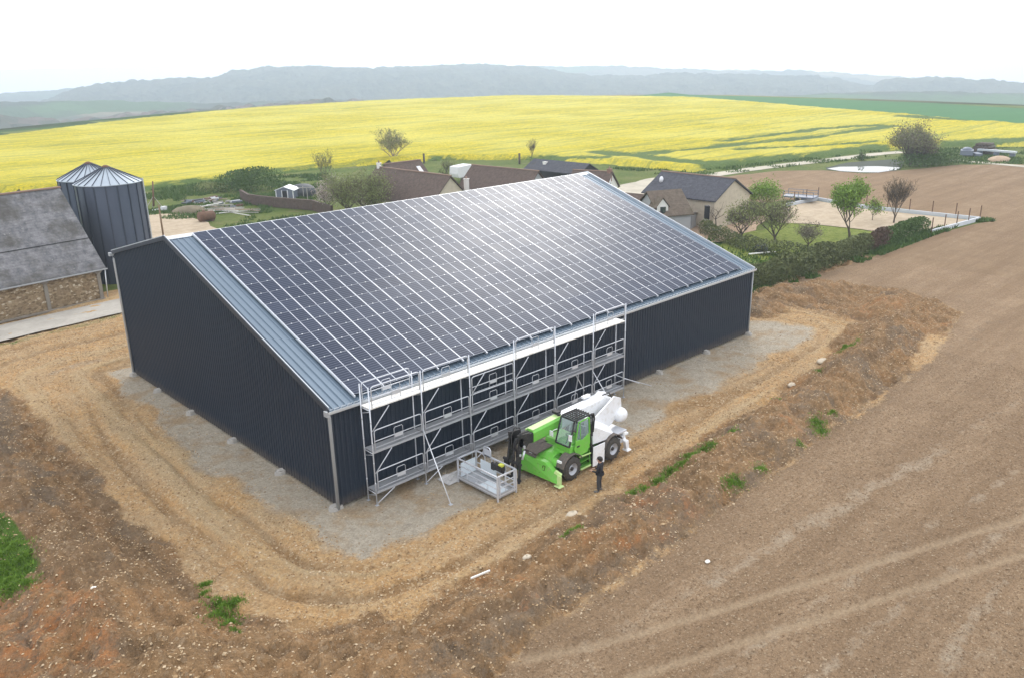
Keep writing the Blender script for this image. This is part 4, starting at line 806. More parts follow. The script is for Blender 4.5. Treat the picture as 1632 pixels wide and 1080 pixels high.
for x in (9.32, 12.32):
    wheel(x, YN+.22, -1); wheel(x, YF-.22, 1)
    b = MB(); b.bar((x, YN+.3, .6), (x, YF-.3, .6), .18); b.build('axle', M['black'], tel)
def fender(x, y, m='mud'):
    b = MB(); pts = [(x+.74*math.cos(a), .64+.74*math.sin(a)) for a in [math.radians(d) for d in range(25, 172, 14)]]; pr = pts+[(x+.70*math.cos(a), .64+.70*math.sin(a)) for a in [math.radians(d) for d in range(165, 20, -14)]]
    b.prism(pr, y-.24, y+.24); b.build('mudguard', M[m], tel)
fender(9.32, YN+.24); fender(9.32, YF-.24); fender(12.32, YN+.24); fender(12.32, YF-.24)
# stabiliser feet
def stab(x, y, m, xs):
    b = MB(); b.prism([(x-.05, .62), (x+.2*xs, .66), (x+.26*xs, .2), (x+.06*xs, .12)], y-.09, y+.09); b.bar((x+.0, y, .6), (x+.16*xs, y+.25*(1 if y < -4.6 else -1), .8), .16); b.box((x+.16*xs, y, .14), (.34, .40, .07), taper=.75); b.build('stabiliser', m, tel, .01)
stab(8.45, YN-.02, M['lime'], -1); stab(8.4, YF+.05, M['green'], -1); stab(13.35, YN+.15, M['white'], 1); stab(13.3, YF-.1, M['white'], 1)
b = MB(); b.box((13.1, -4.6, .75), (.6, 1.9, .35)); b.box((13.2, -4.9, 1.12), (.85, 1.25, .10)); b.build('rear_frame', M['galv'], tel, .02)
b = MB(); b.box((13.55, -5.35, .92), (.4, .35, .1)); b.tube([(13.1, -5.4, .9), (13.5, -5.5, .6), (13.7, -5.5, .35)], .05, 6); b.build('rear_cylinder', M['white'], tel)
# boom head and carriage in black
b = MB(); b.box((7.8, -4.16, 2.24), (.55, .44, .46)); b.prism([(6.95, 2.72), (7.7, 2.62), (7.75, 2.2), (7.4, 1.9), (7.0, 2.2)], -4.5, -4.42); b.prism([(6.95, 2.72), (7.7, 2.62), (7.75, 2.2), (7.4, 1.9), (7.0, 2.2)], -3.9, -3.82)
b.prism([(7.05, 2.5), (7.3, 2.5), (7.1, 1.2), (6.9, 1.0), (6.8, 1.1)], -4.5, -4.4); b.prism([(7.05, 2.5), (7.3, 2.5), (7.1, 1.2), (6.9, 1.0), (6.8, 1.1)], -3.9, -3.8); b.tube([(7.2, -4.15, 2.4), (7.0, -4.15, 1.9)], .09, 8); b.tube([(7.0, -4.15, 1.9), (6.95, -4.15, 1.1)], .05, 8); b.bar((7.0, -4.5, 1.9), (7.0, -3.8, 1.9), .08); b.tube([(7.6, -4.5, 2.75), (7.1, -4.45, 2.75), (6.9, -4.4, 2.45), (6.92, -4.4, 1.6)], .045, 7); b.tube([(7.6, -3.95, 2.72), (7.2, -4.0, 2.9), (6.95, -4.05, 2.6), (6.95, -4.1, 1.7)], .035, 6); b.build('boom_head', M['black'], tel)
b = MB(); b.bar((6.85, -4.6, .35), (6.95, -4.6, 1.3), .09); b.bar((6.85, -3.6, .35), (6.95, -3.6, 1.3), .09); b.bar((6.93, -4.7, 1.3), (6.93, -3.5, 1.3), .1); b.bar((6.87, -4.7, .5), (6.87, -3.5, .5), .1); b.bar((6.9, -4.1, .4), (7.0, -4.1, 1.6), .12); b.build('carriage', M['black'], tel)
b = MB(); b.tube([(7.25, -4.6, 1.9), (7.1, -4.6, 1.5)], .05, 8); b.box((7.28, -4.55, 2.05), (.1, .08, .14)); b.box((7.0, -4.58, 1.75), (.08, .06, .1)); b.build('fittings', M['zinc'], tel)
# ---------------------------------------------------------------- work basket
bk = thing('work_basket', (6.05, -3.4, 0), 'galvanised tubular work basket on the ground in front of the green boom', 'basket')
X0, X1, Y0, Y1, ZB, ZT = 5.40, 6.55, -4.72, -1.95, .18, 1.26
b = MB()
for x in (X0, X1):
    for y in (Y0, Y1): b.bar((x, y, .0), (x, y, ZT), .07)
for z in (ZT, ZB+.1, .66):
    for a, c in (((X0, Y0), (X1, Y0)), ((X1, Y0), (X1, Y1)), ((X1, Y1), (X0, Y1)), ((X0, Y1), (X0, Y0))): b.bar((*a, z), (*c, z), .06 if z != .66 else .035)
for y in (-4.0, -3.1): b.bar((X1, y, ZB), (X1, y, ZT), .04)
b.bar((X0+.5, Y0, ZB), (X0+.5, Y0, ZT), .03); b.build('frame', M['galv'], bk)
b = MB(); b.box(((X0+X1)/2, (Y0+Y1)/2, ZB), (X1-X0-.02, Y1-Y0-.02, .06)); b.box((X0-.0, (Y0+Y1)/2, ZB+.12), (.03, Y1-Y0, .16)); b.box(((X0+X1)/2, Y0, ZB+.12), (X1-X0, .03, .16)); b.build('floor', M['deckgrey'], bk)
for yy in (-4.05, -3.3, -2.6): b = MB(); b.bar((X0, yy, ZB), (X0, yy, .66), .03); b.build('upright', M['galv'], bk); b = MB(); b.bar((X1, yy, ZB), (X1, yy, ZT), .03); b.build('upright', M['galv'], bk)
b = MB(); b.bar((X0, Y0+.1, .92), (X0, Y1-.1, .92), .035); b.bar((X0+.1, Y0, .92), (X1-.1, Y0, .92), .035); b.bar((X0+.12, Y0-.01, ZB), (X0+.12, Y0-.01, ZT), .05); b.bar((X1-.12, Y0-.01, ZB), (X1-.12, Y0-.01, ZT), .05); b.build('gate', M['galv'], bk)
b = MB(); b.box((X1-.06, -2.9, .62), (.03, 1.1, .7)); b.box((X0+.6, Y1+.06-.1, .6), (.9, .03, .7)); b.box((X0+.45, -3.9, .27), (.7, 1.3, .04)); b.build('panel', M['polyc'], bk)
b = MB(); b.box((X0+.05, -3.5, .36), (.012, .7, .12)); b.build('sign', M['white'], bk)
b = MB(); b.box((X1-.15, -3.75, 1.05), (.22, .55, .3)); b.box((X1-.12, -3.3, .95), (.1, .2, .35)); b.build('control_box', M['black'], bk); b = MB(); b.box((X1-.16, -3.92, 1.23), (.18, .22, .1)); b.build('control_lever_guard', M['yellow'], bk)
b = MB(); b.tube([(X1-.02, -3.05, 1.2), (X1-.02, -3.05, 1.62), (X1-.02, -2.97, 1.72), (X1-.02, -2.63, 1.72), (X1-.02, -2.55, 1.62), (X1-.02, -2.55, 1.2)], .03, 7); b.box((X1-.02, -2.8, 1.42), (.02, .44, .4)); b.build('back_hoop', M['galv'], bk)
# ---------------------------------------------------------------- person
def person():
    px_, py_ = 9.62, -7.15; zg = th(px_, py_)
    root = thing('person', (px_, py_, zg), 'person in black work clothes standing on the track beside the green machine', 'person')
    J = {'pel': ((0, 0, .95), (.16, .115)), 'wa': ((0, .0, 1.10), (.145, .105)), 'ch': ((0, -.02, 1.32), (.175, .12)), 'nb': ((0, -.01, 1.47), (.085, .075)), 'nk': ((0, .01, 1.54), (.055, .055)), 'h1': ((0, .03, 1.62), (.085, .095)), 'h2': ((0, .03, 1.72), (.075, .09)), 'h3': ((0, .02, 1.775), (.04, .05)),
         'sl': ((-.18, -.02, 1.41), (.075, .07)), 'el': ((-.25, .03, 1.13), (.05, .05)), 'wl': ((-.15, .25, 1.08), (.036, .034)), 'ml': ((-.10, .32, 1.09), (.04, .025)),
         'sr': ((.18, -.02, 1.41), (.075, .07)), 'er': ((.26, .02, 1.13), (.05, .05)), 'wr': ((.16, .24, 1.05), (.036, .034)), 'mr': ((.11, .31, 1.06), (.04, .025)),
         'hl': ((-.10, 0, .88), (.10, .105)), 'kl': ((-.125, .02, .49), (.066, .07)), 'al': ((-.14, -.02, .11), (.05, .055)), 'tl': ((-.16, .13, .045), (.045, .035)),
         'hr': ((.10, 0, .88), (.10, .105)), 'kr': ((.125, .03, .49), (.066, .07)), 'ar': ((.14, .0, .11), (.05, .055)), 'tr': ((.16, .15, .045), (.045, .035))}
    E_ = [('pel', 'wa'), ('wa', 'ch'), ('ch', 'nb'), ('nb', 'nk'), ('nk', 'h1'), ('h1', 'h2'), ('h2', 'h3'), ('ch', 'sl'), ('sl', 'el'), ('el', 'wl'), ('wl', 'ml'), ('ch', 'sr'), ('sr', 'er'), ('er', 'wr'), ('wr', 'mr'), ('pel', 'hl'), ('hl', 'kl'), ('kl', 'al'), ('al', 'tl'), ('pel', 'hr'), ('hr', 'kr'), ('kr', 'ar'), ('ar', 'tr')]
    # fingers: short chains rooted in each palm
    for s, p in ((-1, 'ml'), (1, 'mr')):
        c = Vector(J[p][0])
        for k, (dx, ln) in enumerate(((-.03, .055), (-.01, .065), (.01, .062), (.03, .05))):
            J[f'{p}a{k}'] = (tuple(c+Vector((dx, .035, 0))), (.010, .010)); J[f'{p}b{k}'] = (tuple(c+Vector((dx, .035+ln*.7, -.012))), (.009, .009)); J[f'{p}c{k}'] = (tuple(c+Vector((dx, .035+ln, -.03))), (.008, .008)); E_ += [(p, f'{p}a{k}'), (f'{p}a{k}', f'{p}b{k}'), (f'{p}b{k}', f'{p}c{k}')]
        J[p+'t'] = (tuple(c+Vector((-s*.05, .01, .01))), (.011, .011)); E_.append((p, p+'t'))
    names = list(J); me = bpy.data.meshes.new('body'); me.from_pydata([J[n][0] for n in names], [(names.index(a), names.index(b)) for a, b in E_], [])
    o = link('body', me, root); md = o.modifiers.new('s', 'SKIN'); 
    for i, n in enumerate(names): me.skin_vertices[0].data[i].radius = J[n][1]; me.skin_vertices[0].data[i].use_root = (n == 'pel')
    md.use_smooth_shade = True; o.modifiers.new('ss', 'SUBSURF').levels = 1
    dg = bpy.context.evaluated_depsgraph_get(); me2 = bpy.data.meshes.new_from_object(o.evaluated_get(dg)); o.modifiers.clear(); o.data = me2; me2.materials.clear()
    for m in ('cloth', 'trouser', 'skin', 'boot'): me2.materials.append(M[m])
    for p in me2.polygons:
        c = p.center; p.use_smooth = True
        p.material_index = 3 if c.z < .17 else 1 if c.z < .93 else 2 if (c.z > 1.52 or (c.y > .25 and c.z < 1.2)) else 0
    h = MB(); O3 = Vector((px_, py_, zg)); h.ell(O3+Vector((0, .005, 1.735)), (.105, .118, .085), 14, 9); h.ell(O3+Vector((0, -.04, 1.67)), (.098, .085, .09), 12, 8); h.build('hair', paint('dark_hair', (.02, .015, .012), .8), root)
    f = MB(); f.ell(O3+Vector((0, .135, 1.655)), (.014, .022, .022), 6, 4); f.ell(O3+Vector((-.095, .03, 1.66)), (.014, .02, .032), 6, 4); f.ell(O3+Vector((.095, .03, 1.66)), (.014, .02, .032), 6, 4); f.build('face_features', M['skin'], root)
    f = MB(); f.ell(O3+Vector((-.033, .122, 1.685)), (.013, .006, .008), 6, 4); f.ell(O3+Vector((.033, .122, 1.685)), (.013, .006, .008), 6, 4); f.box(O3+Vector((0, .126, 1.61)), (.045, .01, .008)); f.build('eyes_and_mouth', M['dark'], root)
    j = MB(); j.lathe(O3+Vector((0, -.005, 0)), [(.0, .90), (.175, .90), (.178, .96), (.165, 1.05)], 16); j.build('jacket_hem', M['cloth'], root)
    b_ = MB()
    for s in (-1, 1): b_.ell(O3+Vector((s*.15, .06, .055)), (.055, .14, .06), 10, 6)
    b_.build('boots', M['boot'], root); root.rotation_euler.z = .35; root.scale = (1.18, 1.15, 1.0)
person()
# ---------------------------------------------------------------- stone barn and silos at the left
E1 = Vector(G(0, 460, 2.75)); E2 = Vector(G(171, 426, 2.75)); bd_ = (E2-E1).normalized(); bn = Vector((-bd_.y, bd_.x, 0)); BL, BHW, BZR, BZE = 26, 6.0, 9.15, 2.85
o0 = E2-bd_*.25; o0.z = 0
barn = thing('stone_barn', tuple(o0), 'old rubble stone barn with patchy grey roof beside the two silos', 'barn')
def bp(a, n, z): return tuple(o0+bd_*a+bn*n+Vector((0, 0, z)))
b = MB(); inset = .35
b.add([bp(-BL, inset, 0), bp(-inset, inset, 0), bp(-inset, 2*BHW-inset, 0), bp(-BL, 2*BHW-inset, 0), bp(-BL, inset, BZE-.0), bp(-inset, inset, BZE), bp(-inset, 2*BHW-inset, BZE), bp(-BL, 2*BHW-inset, BZE), bp(-inset, BHW, BZR-.35), bp(-BL, BHW, BZR-.35)],
      [(0, 1, 5, 4), (1, 2, 6, 8, 5), (2, 3, 7, 6), (3, 0, 4, 9, 7)]); b.build('wall', M['rubble'], barn)
b = MB()
for s, nn in ((0, 0), (1, 2*BHW)):
    b.add([bp(-BL, nn, BZE-.1), bp(.1, nn, BZE-.1), bp(.1, BHW, BZR), bp(-BL, BHW, BZR), bp(-BL, nn, BZE-.22), bp(.1, nn, BZE-.22), bp(.1, BHW, BZR-.12), bp(-BL, BHW, BZR-.12)], [(0, 1, 2, 3), (7, 6, 5, 4), (0, 4, 5, 1), (1, 5, 6, 2), (3, 2, 6, 7)])
rf = b.build('roof', M['oldslate'], barn)
b = MB(); nn = BHW*.36; b.bar(bp(-BL, nn, BZE-.1+(BZR-BZE+.1)*.36+.04), bp(.1, nn, BZE-.1+(BZR-BZE+.1)*.36+.04), .05, .05); b.build('roof_lap', M['dark'], rf)
b = MB(); b.bar(bp(-BL, BHW, BZR+.04), bp(.15, BHW, BZR+.04), .3, .12); b.build('ridge', M['ridge'], rf)
b = MB(); b.bar(bp(-BL, -.08, BZE-.2), bp(.2, -.08, BZE-.2), .12, .10); b.build('gutter', M['pipe'], barn)
for a in (-.5, -4.9, -9.4, -14): b = MB(); b.bar(bp(a, inset-.06, 0), bp(a, inset-.06, BZE-.15), .28, .16); b.bar(bp(a-.1, inset-.09, BZE-.5), bp(a-.7, inset-.09, BZE-.1), .14, .14); b.bar(bp(a+.1, inset-.09, BZE-.5), bp(a+.5, inset-.09, BZE-.1), .14, .14); b.build('post', M['oldconc'], barn)
b = MB(); b.tube([bp(.05, .1, BZE-.2), bp(-.05, .2, .1)], .05, 8); b.build('downpipe', M['zinc'], barn)
b = MB(); b.bar(bp(-BL, inset-.2, .06), bp(-.3, inset-.2, .06), .2, .14); b.build('plinth', M['oldconc'], barn)
def silo(apx, apy, lab, rimz=9.05, R=2.86):
    c = Vector(G(apx, apy, 10.55)); c.z = 0
    t = thing('grain_silo', tuple(c), lab, 'silo', 'metal grain silos behind the barn'); n = 48
    b = MB(); b.lathe(c, [(R, 0), (R, rimz)], 64); b.build('drum', M['silo'], t)
    for k in range(18):
        a = 2*PI*(k+.3)/18; x, y = c.x+math.cos(a)*(R+.03), c.y+math.sin(a)*(R+.03); b = MB(); b.box((x, y, rimz/2), (.08, .10, rimz), a); b.build('stiffener', M['silorib'], t)
    b = MB(); b.lathe(c, [(R+.12, rimz-.06), (R+.12, rimz), (.35, 10.35), (.35, 10.42)], 48, sm=False); rf_ = b.build('roof', M['siloroof'], t)
    for k in range(24):
        a = 2*PI*k/24; d = Vector((math.cos(a), math.sin(a), 0)); b = MB(); b.bar(c+d*(R+.1)+Vector((0, 0, rimz+.03)), c+d*.36+Vector((0, 0, 10.40)), .045, .06); b.build('roof_rib', M['silorib'], rf_)
    b = MB(); b.lathe(c, [(.36, 10.38), (.38, 10.45), (.14, 10.58), (0, 10.6)], 16); b.build('vent_cap', M['rust'], t)
    b = MB(); a = math.radians(-28); x, y = c.x+math.cos(a)*(R+.15), c.y+math.sin(a)*(R+.15)
    for o in (-.18, .18): b.bar((x+o*math.sin(-a), y+o*math.cos(a), .3), (x+o*math.sin(-a), y+o*math.cos(a), rimz+.2), .04)
    for k in range(28): b.bar((x+.18*math.sin(-a), y+.18*math.cos(a), .4+k*.3), (x-.18*math.sin(-a), y-.18*math.cos(a), .4+k*.3), .025)
    b.build('ladder', M['zinc'], t)
silo(167.5, 264, 'nearer tall blue-grey ribbed grain silo with conical roof'); silo(140, 258.5, 'farther grain silo half hidden behind the nearer one')
b = MB()
for k in range(9): b.tube([(7.2+k*.25, 47.2-.1*k, 0), (7.3+k*.25+random.uniform(-.3, .3), 47.2, .5+random.uniform(0, .9))], .03, 5)
tag(b.build('dead_stalks', M['bark']), 'dark dead stalks between the barn corner and the silo foot', 'plant')
# ---------------------------------------------------------------- vegetation
def branch_tree(rng, h, spread, trunk_h, lv=3, r0=.12, n1=7, up_=.5):
    segs = []; tips = []
    def grow(p, d, L, r, lvl):
        n = 3; pts = [p]; rs = [r]; q = p.copy(); dd = d.copy()
        for i in range(n):
            dd = (dd+Vector((rng.gauss(0, .16), rng.gauss(0, .16), rng.gauss(.05, .08)))).normalized(); q = q+dd*(L/n); pts.append(q.copy()); rs.append(r*(1-.55*(i+1)/n))
        segs.append((pts, rs, lvl))
        if lvl >= lv: tips.extend(pts[1:]); return
        k = n1 if lvl == 0 else 4+rng.randint(0, 2)
        for j in range(k):
            t = 1.0 if lvl == 0 and j < 2 else rng.uniform(.35, 1); i = min(int(t*n), n-1); base = pts[i].lerp(pts[i+1], t*n-i if t < 1 else 1)
            a = 2*PI*(j/k)+rng.uniform(-.5, .5); el = rng.uniform(.25, .95)*(1 if lvl else up_*2)
            side = Vector((math.cos(a)*spread, math.sin(a)*spread, el)).normalized(); nd = (dd*.35+side).normalized()
            grow(base, nd, L*rng.uniform(.5, .72) if lvl else (h-trunk_h)*rng.uniform(.45, .7), rs[i]*.55, lvl+1)
    grow(Vector((0, 0, 0)), Vector((0, 0, 1)), trunk_h, r0, 0); return segs, tips
def leaves(pts, rng, n, jit, size, squash=1.0):
    P = np.array([tuple(p) for p in pts]); idx = rng.integers(0, len(P), n); c = P[idx]+rng.normal(0, jit, (n, 3))*np.array([1, 1, squash])
    u = rng.normal(size=(n, 3)); u /= np.linalg.norm(u, axis=1)[:, None]; v = np.cross(u, rng.normal(size=(n, 3))); v /= np.linalg.norm(v, axis=1)[:, None]; s = rng.uniform(size*.5, size, n)[:, None]
    V = np.stack([c-u*s, c-v*s*.55, c+u*s, c+v*s*.55], 1).reshape(-1, 3); cl = rng.random(len(P))[idx]
    return V, np.arange(n*4).reshape(-1, 4), np.repeat(np.clip(cl*.6+rng.random(n)*.4, 0, 1), 4)
def tree(loc, h, spread, trunk_h, mat, nleaf, size, label, cat='tree', group=None, bark='bark', seed=1, lv=3, r0=.12, jit=.25, n1=7, name='tree', extra=None, up_=.5):
    rng = random.Random(seed); nr = np.random.default_rng(seed); segs, tips = branch_tree(rng, h, spread, trunk_h, lv, r0, n1, up_)
    zm = max(p.z for p in tips); k = h/zm; S3 = Vector((k, k, k))
    t = thing(name, loc, label, cat, group); O3 = Vector(loc); tb = MB()
    for pts, rs, lvl in segs: tb.tube([O3+p*k for p in pts], [max(r, .012) for r in rs], 6 if lvl < 2 else 3, cap=False)
    tb.build('trunk', M[bark], t)
    if nleaf:
        V, F, T = leaves([p*k for p in tips], nr, nleaf, jit, size); V = V[:, :]+np.array(loc); V[:, 2] = np.maximum(V[:, 2], loc[2]+.05); np_mesh('crown', V, F, M[mat], dict(tone=T), parent=t)
    if extra:
        V, F, T = leaves([p*k for p in tips], nr, extra[1], jit*1.1, extra[2]); V = V+np.array(loc); np_mesh('blossom', V, F, M[extra[0]], dict(tone=T), parent=t)
    return t
def gz(px, py): return tuple(G(px, py))
def bush(pts, hgt, wid, mat, n, size, label, name='bush', cat='bush', group=None, seed=1, bark=True, z0=0.0, lump=.33, stems=None):
    """leafy mass along a ground polyline, with an uneven outline"""
    rng = np.random.default_rng(seed); pts = densify(pts, .5, 0, closed=False) if len(pts) > 1 else pts
    P = np.array(pts, float); i = rng.integers(0, len(P), n); a = rng.uniform(0, 2*PI, n); f = fbm(P[i, 0]*.8, P[i, 1]*.8, seed, 3); hh = hgt*(1-lump+2*lump*f)
    q = rng.random(n)**.45; th_ = np.arccos(1-rng.random(n)); zc = np.cos(th_*1.0)*hh*q; rr = np.sin(th_)**.6*wid/2*q*(.85+.5*lump*rng.random(n))
    x = P[i, 0]+np.cos(a)*rr; y = P[i, 1]+np.sin(a)*rr; z = np.abs(zc)+z0
    if len(pts) > 3: z = rng.random(n)**.75*hh; rr = wid/2*(.6+.55*rng.random(n))*(.75+.5*fbm(P[i, 0]*1.5, P[i, 1]*1.5+z, seed+9, 2))*np.sqrt(np.clip(1-(z/hh)**5, .05, 1)); x = P[i, 0]+np.cos(a)*rr; y = P[i, 1]+np.sin(a)*rr; z = z+z0
    c = np.stack([x, y, z], -1); u = rng.normal(size=(n, 3)); u /= np.linalg.norm(u, axis=1)[:, None]; v = np.cross(u, rng.normal(size=(n, 3))); v /= np.linalg.norm(v, axis=1)[:, None]; s = (size*(.35+.9*rng.random(n)**2))[:, None]
    V = np.stack([c-u*s, c-v*s*.6, c+u*s, c+v*s*.6], 1).reshape(-1, 3); T = np.repeat(np.clip(fbm(x*2, y*2+z*2, seed+3, 3)*.9+rng.random(n)*.3-.1, 0, 1), 4)
    t = thing(name, (pts[len(pts)//2][0], pts[len(pts)//2][1], 0), label, cat, group); np_mesh('foliage', V, np.arange(n*4).reshape(-1, 4), M[mat], dict(tone=T), parent=t)
    if bark:
        b = MB(); r2 = random.Random(seed)
        for p in pts[::2] if len(pts) > 3 else pts*6:
            x, y = p[0]+r2.uniform(-.2, .2), p[1]+r2.uniform(-.2, .2); b = MB(); b.tube([(x, y, 0), (x+r2.uniform(-.2, .2), y+r2.uniform(-.2, .2), hgt*.45), (x+r2.uniform(-.35, .35), y+r2.uniform(-.35, .35), hgt*.8)], [.05, .035, .015], 5, cap=False); b.build('stem', M['bark'], t)

    return t
GT = 'fruit trees in the garden behind the hedge'
tree(gz(1354, 381), 6.6, .5, 2.1, 'leafspring', 7500, .15, 'tallest leafy light green tree standing on the lawn', group=GT, seed=12, r0=.16, jit=.26, lv=4, bark='bark', up_=.8)
tree(gz(1424, 356), 5.6, .42, 1.2, 'bud', 2200, .06, 'bare orange-twigged tree in front of the sand arena', group=GT, seed=5, r0=.12, jit=.2, lv=4, n1=8, up_=1.3)
tree(gz(1236, 386), 4.9, .9, 1.0, 'leafolive', 2200, .12, 'spreading olive green fruit tree right of the house gable', group=GT, seed=8, r0=.16, jit=.32, lv=4)
tree(gz(1182, 381), 4.2, 1.0, .9, 'leafolive', 2000, .12, 'low rounded olive green fruit tree nearest the house gable', group=GT, seed=9, r0=.15, jit=.32, lv=4)
tree(gz(1288, 393), 2.6, 1.1, .6, 'budgrey', 1600, .09, 'small round budding shrub tree on the lawn', group=GT, seed=10, r0=.1, jit=.2, lv=3)
tree(gz(1212, 345), 4.6, .75, 1.2, 'leafspring', 2600, .16, 'bright green tree behind the olive fruit trees', group=GT, seed=14, r0=.12, jit=.35)
tree(gz(1390, 352), 2.6, .6, 1.0, 'leafspring', 500, .14, 'thin sapling with a few light green leaves by the arena', group=GT, seed=15, r0=.05, jit=.3)
tree((83.6, 110.9, 0), 7.0, .95, 1.3, 'leafolive', 2600, .15, 'round open tree alone at the edge of the yellow field', seed=21, r0=.22, jit=.2, lv=4, bark='barkpale', n1=9)
tree((54.3, 89.1, 0), 6.5, .35, 2.0, 'leafolive', 900, .10, 'slender misty sapling against the yellow field beside the orchard', seed=22, r0=.08, jit=.35, lv=3)
tree((100.5, 88.6, 0), 4.6, .4, 1.4, 'budgrey', 400, .08, 'thin bare sapling behind the slate roofed shed', seed=23, r0=.07, jit=.2, lv=3)
tree(gz(712, 286), 3.4, .6, .8, 'leafolive', 900, .12, 'grey-green shrub tree left of the white trailer', seed=24, r0=.08, jit=.35)
OT = 'orchard trees behind the ridge of the shed'
tree(gz(522, 340), 4.8, .85, .8, 'leafolive', 500, .10, 'pink and white blossoming tree at the end of the dark wall', group=OT, seed=31, r0=.13, jit=.4, lv=3, extra=('blossom', 2600, .10))
tree(gz(553, 345), 6.0, .95, 1.0, 'leafolive', 5200, .13, 'dense olive green orchard tree beside the blossoming one', group=OT, seed=32, r0=.2, jit=.42, lv=4, n1=9)
tree(gz(592, 352), 6.6, .95, 1.2, 'leafolive', 5600, .13, 'largest orchard tree in front of the brown tiled farmhouse', group=OT, seed=33, r0=.22, jit=.42, lv=4, n1=9)
tree((136.9, 29.6, 0), 8.2, .9, 1.0, 'budgrey', 6500, .17, 'large round grey-green willow at the right end of the pond', extra=('leafolive', 5000, .17), seed=41, r0=.3, jit=.42, lv=4, n1=11, up_=.75)
tree(gz(1462, 264), 5.2, .9, .6, 'leafbrown', 2600, .13, 'purplish bushy tree in front of the large willow', seed=42, r0=.2, jit=.42, lv=4, n1=9)
bush([G2(1442, 267), G2(1480, 265), G2(1514, 261)], 2.1, 4.6, 'leafbush', 5000, .18, 'dark green hedge mass at the foot of the willow by the ploughed field', seed=43)
bush([G2(370, 304), G2(400, 304), G2(425, 304)], 3.4, 6, 'leafbush', 5000, .2, 'large rounded green bush at the edge of the yellow field', seed=44)
bush([G2(330, 306), G2(350, 306)], 1.6, 4, 'leafolive', 1300, .16, 'low pale thicket beside the large rounded green bush', seed=45)
bush([G2(805, 303), G2(835, 296)], 2.6, 2.2, 'leafspring', 1500, .14, 'bright green creeper bush against the brown roofed cottage', seed=46)
bush([G2(706, 284)], 1.4, 2, 'leafdark', 500, .14, 'small dark bush behind the farmhouse roofs', seed=47)
HG = 'hedge lengths between the garden and the brown field'
HL = [(45.2, 6.6), (49, 5.9), (53.2, 5.4), (57.5, 5.3), (62, 5.4), (66, 5.5), (70, 5.6), (75, 5.6), (80, 5.4)]
bush(HL[:4], 2.3, 1.6, 'leafdark', 15000, .13, 'dark evergreen hedge length next to the shed corner', 'hedge', 'hedge', HG, 51)
bush(HL[3:6], 1.9, 1.5, 'leafdark', 9000, .12, 'middle dark green hedge length with gaps at its foot', 'hedge', 'hedge', HG, 52)
bush(HL[5:7], 1.7, 1.5, 'leafbrown', 4200, .12, 'brown-leaved hedge length between two green ones', 'hedge', 'hedge', HG, 53)
bush(HL[6:], 1.7, 1.5, 'leafbush', 8000, .12, 'green hedge length ending by the grey arena kerb', 'hedge', 'hedge', HG, 54)
bush([G2(1120, 372), G2(1150, 386), G2(1195, 402), G2(1240, 410), G2(1290, 416)], 1.5, 1.2, 'leafdark', 7000, .12, 'thin inner hedge with bare stems along the lawn edge', 'hedge', 'hedge', None, 55)
bush([(36, 6.6), (41, 6.8), (45, 7.5)], 2.0, 2.0, 'leafbush', 5000, .13, 'green shrubs hidden behind the far shed corner', 'hedge', 'hedge', None, 56)
# rough grass on verges and in the village as tufts
def rough_grass():
    rng = np.random.default_rng(8); P = []
    def area(poly, n):
        xs = [p[0] for p in poly]; ys = [p[1] for p in poly]; x = rng.uniform(min(xs), max(xs), n*3); y = rng.uniform(min(ys), max(ys), n*3); k = inside(x, y, poly) & (fbm(x*.25, y*.25, 6, 3) > .46); P.append(np.stack([x[k], y[k]], -1)[:n])
    area(gl((228, 300), (520, 275), (560, 320), (430, 365), (330, 360), (228, 345)), 14000); area([(44, 4.6), (60, 3.6), (80, 3.4), (91, 1.4), (92, 2.6), (80, 5), (60, 5.0), (44, 6)], 7000); area(gl((960, 268), (1100, 285), (1300, 262), (1420, 250), (1400, 240), (1200, 262), (1100, 270)), 7000); area(gl((1440, 262), (1632, 262), (1632, 236), (1440, 238)), 5000); area([(35, 4), (35, 30), (60, 30), (60, 6)], 6000)
    p = np.concatenate(P); m = len(p); x, y = p[:, 0], p[:, 1]; h = rng.uniform(.12, .5, m)*(.5+fbm(x*.4, y*.4, 2, 3)); w = rng.uniform(.06, .16, m); a = rng.uniform(0, 2*PI, m); lx, ly = rng.normal(0, .15, m), rng.normal(0, .15, m)
    V = np.stack([np.stack([x-np.cos(a)*w, y-np.sin(a)*w, 0*x+.0], -1), np.stack([x+np.cos(a)*w, y+np.sin(a)*w, 0*x+.0], -1), np.stack([x+lx, y+ly, h], -1)], 1)
    tag(np_mesh('grass', V.reshape(-1, 3), np.arange(m*3).reshape(-1, 3), M['leafbush'], dict(tone=np.repeat(rng.random(m), 3))), 'rough tufted grass on the verges behind the shed', 'grass', kind='stuff')
rough_grass()
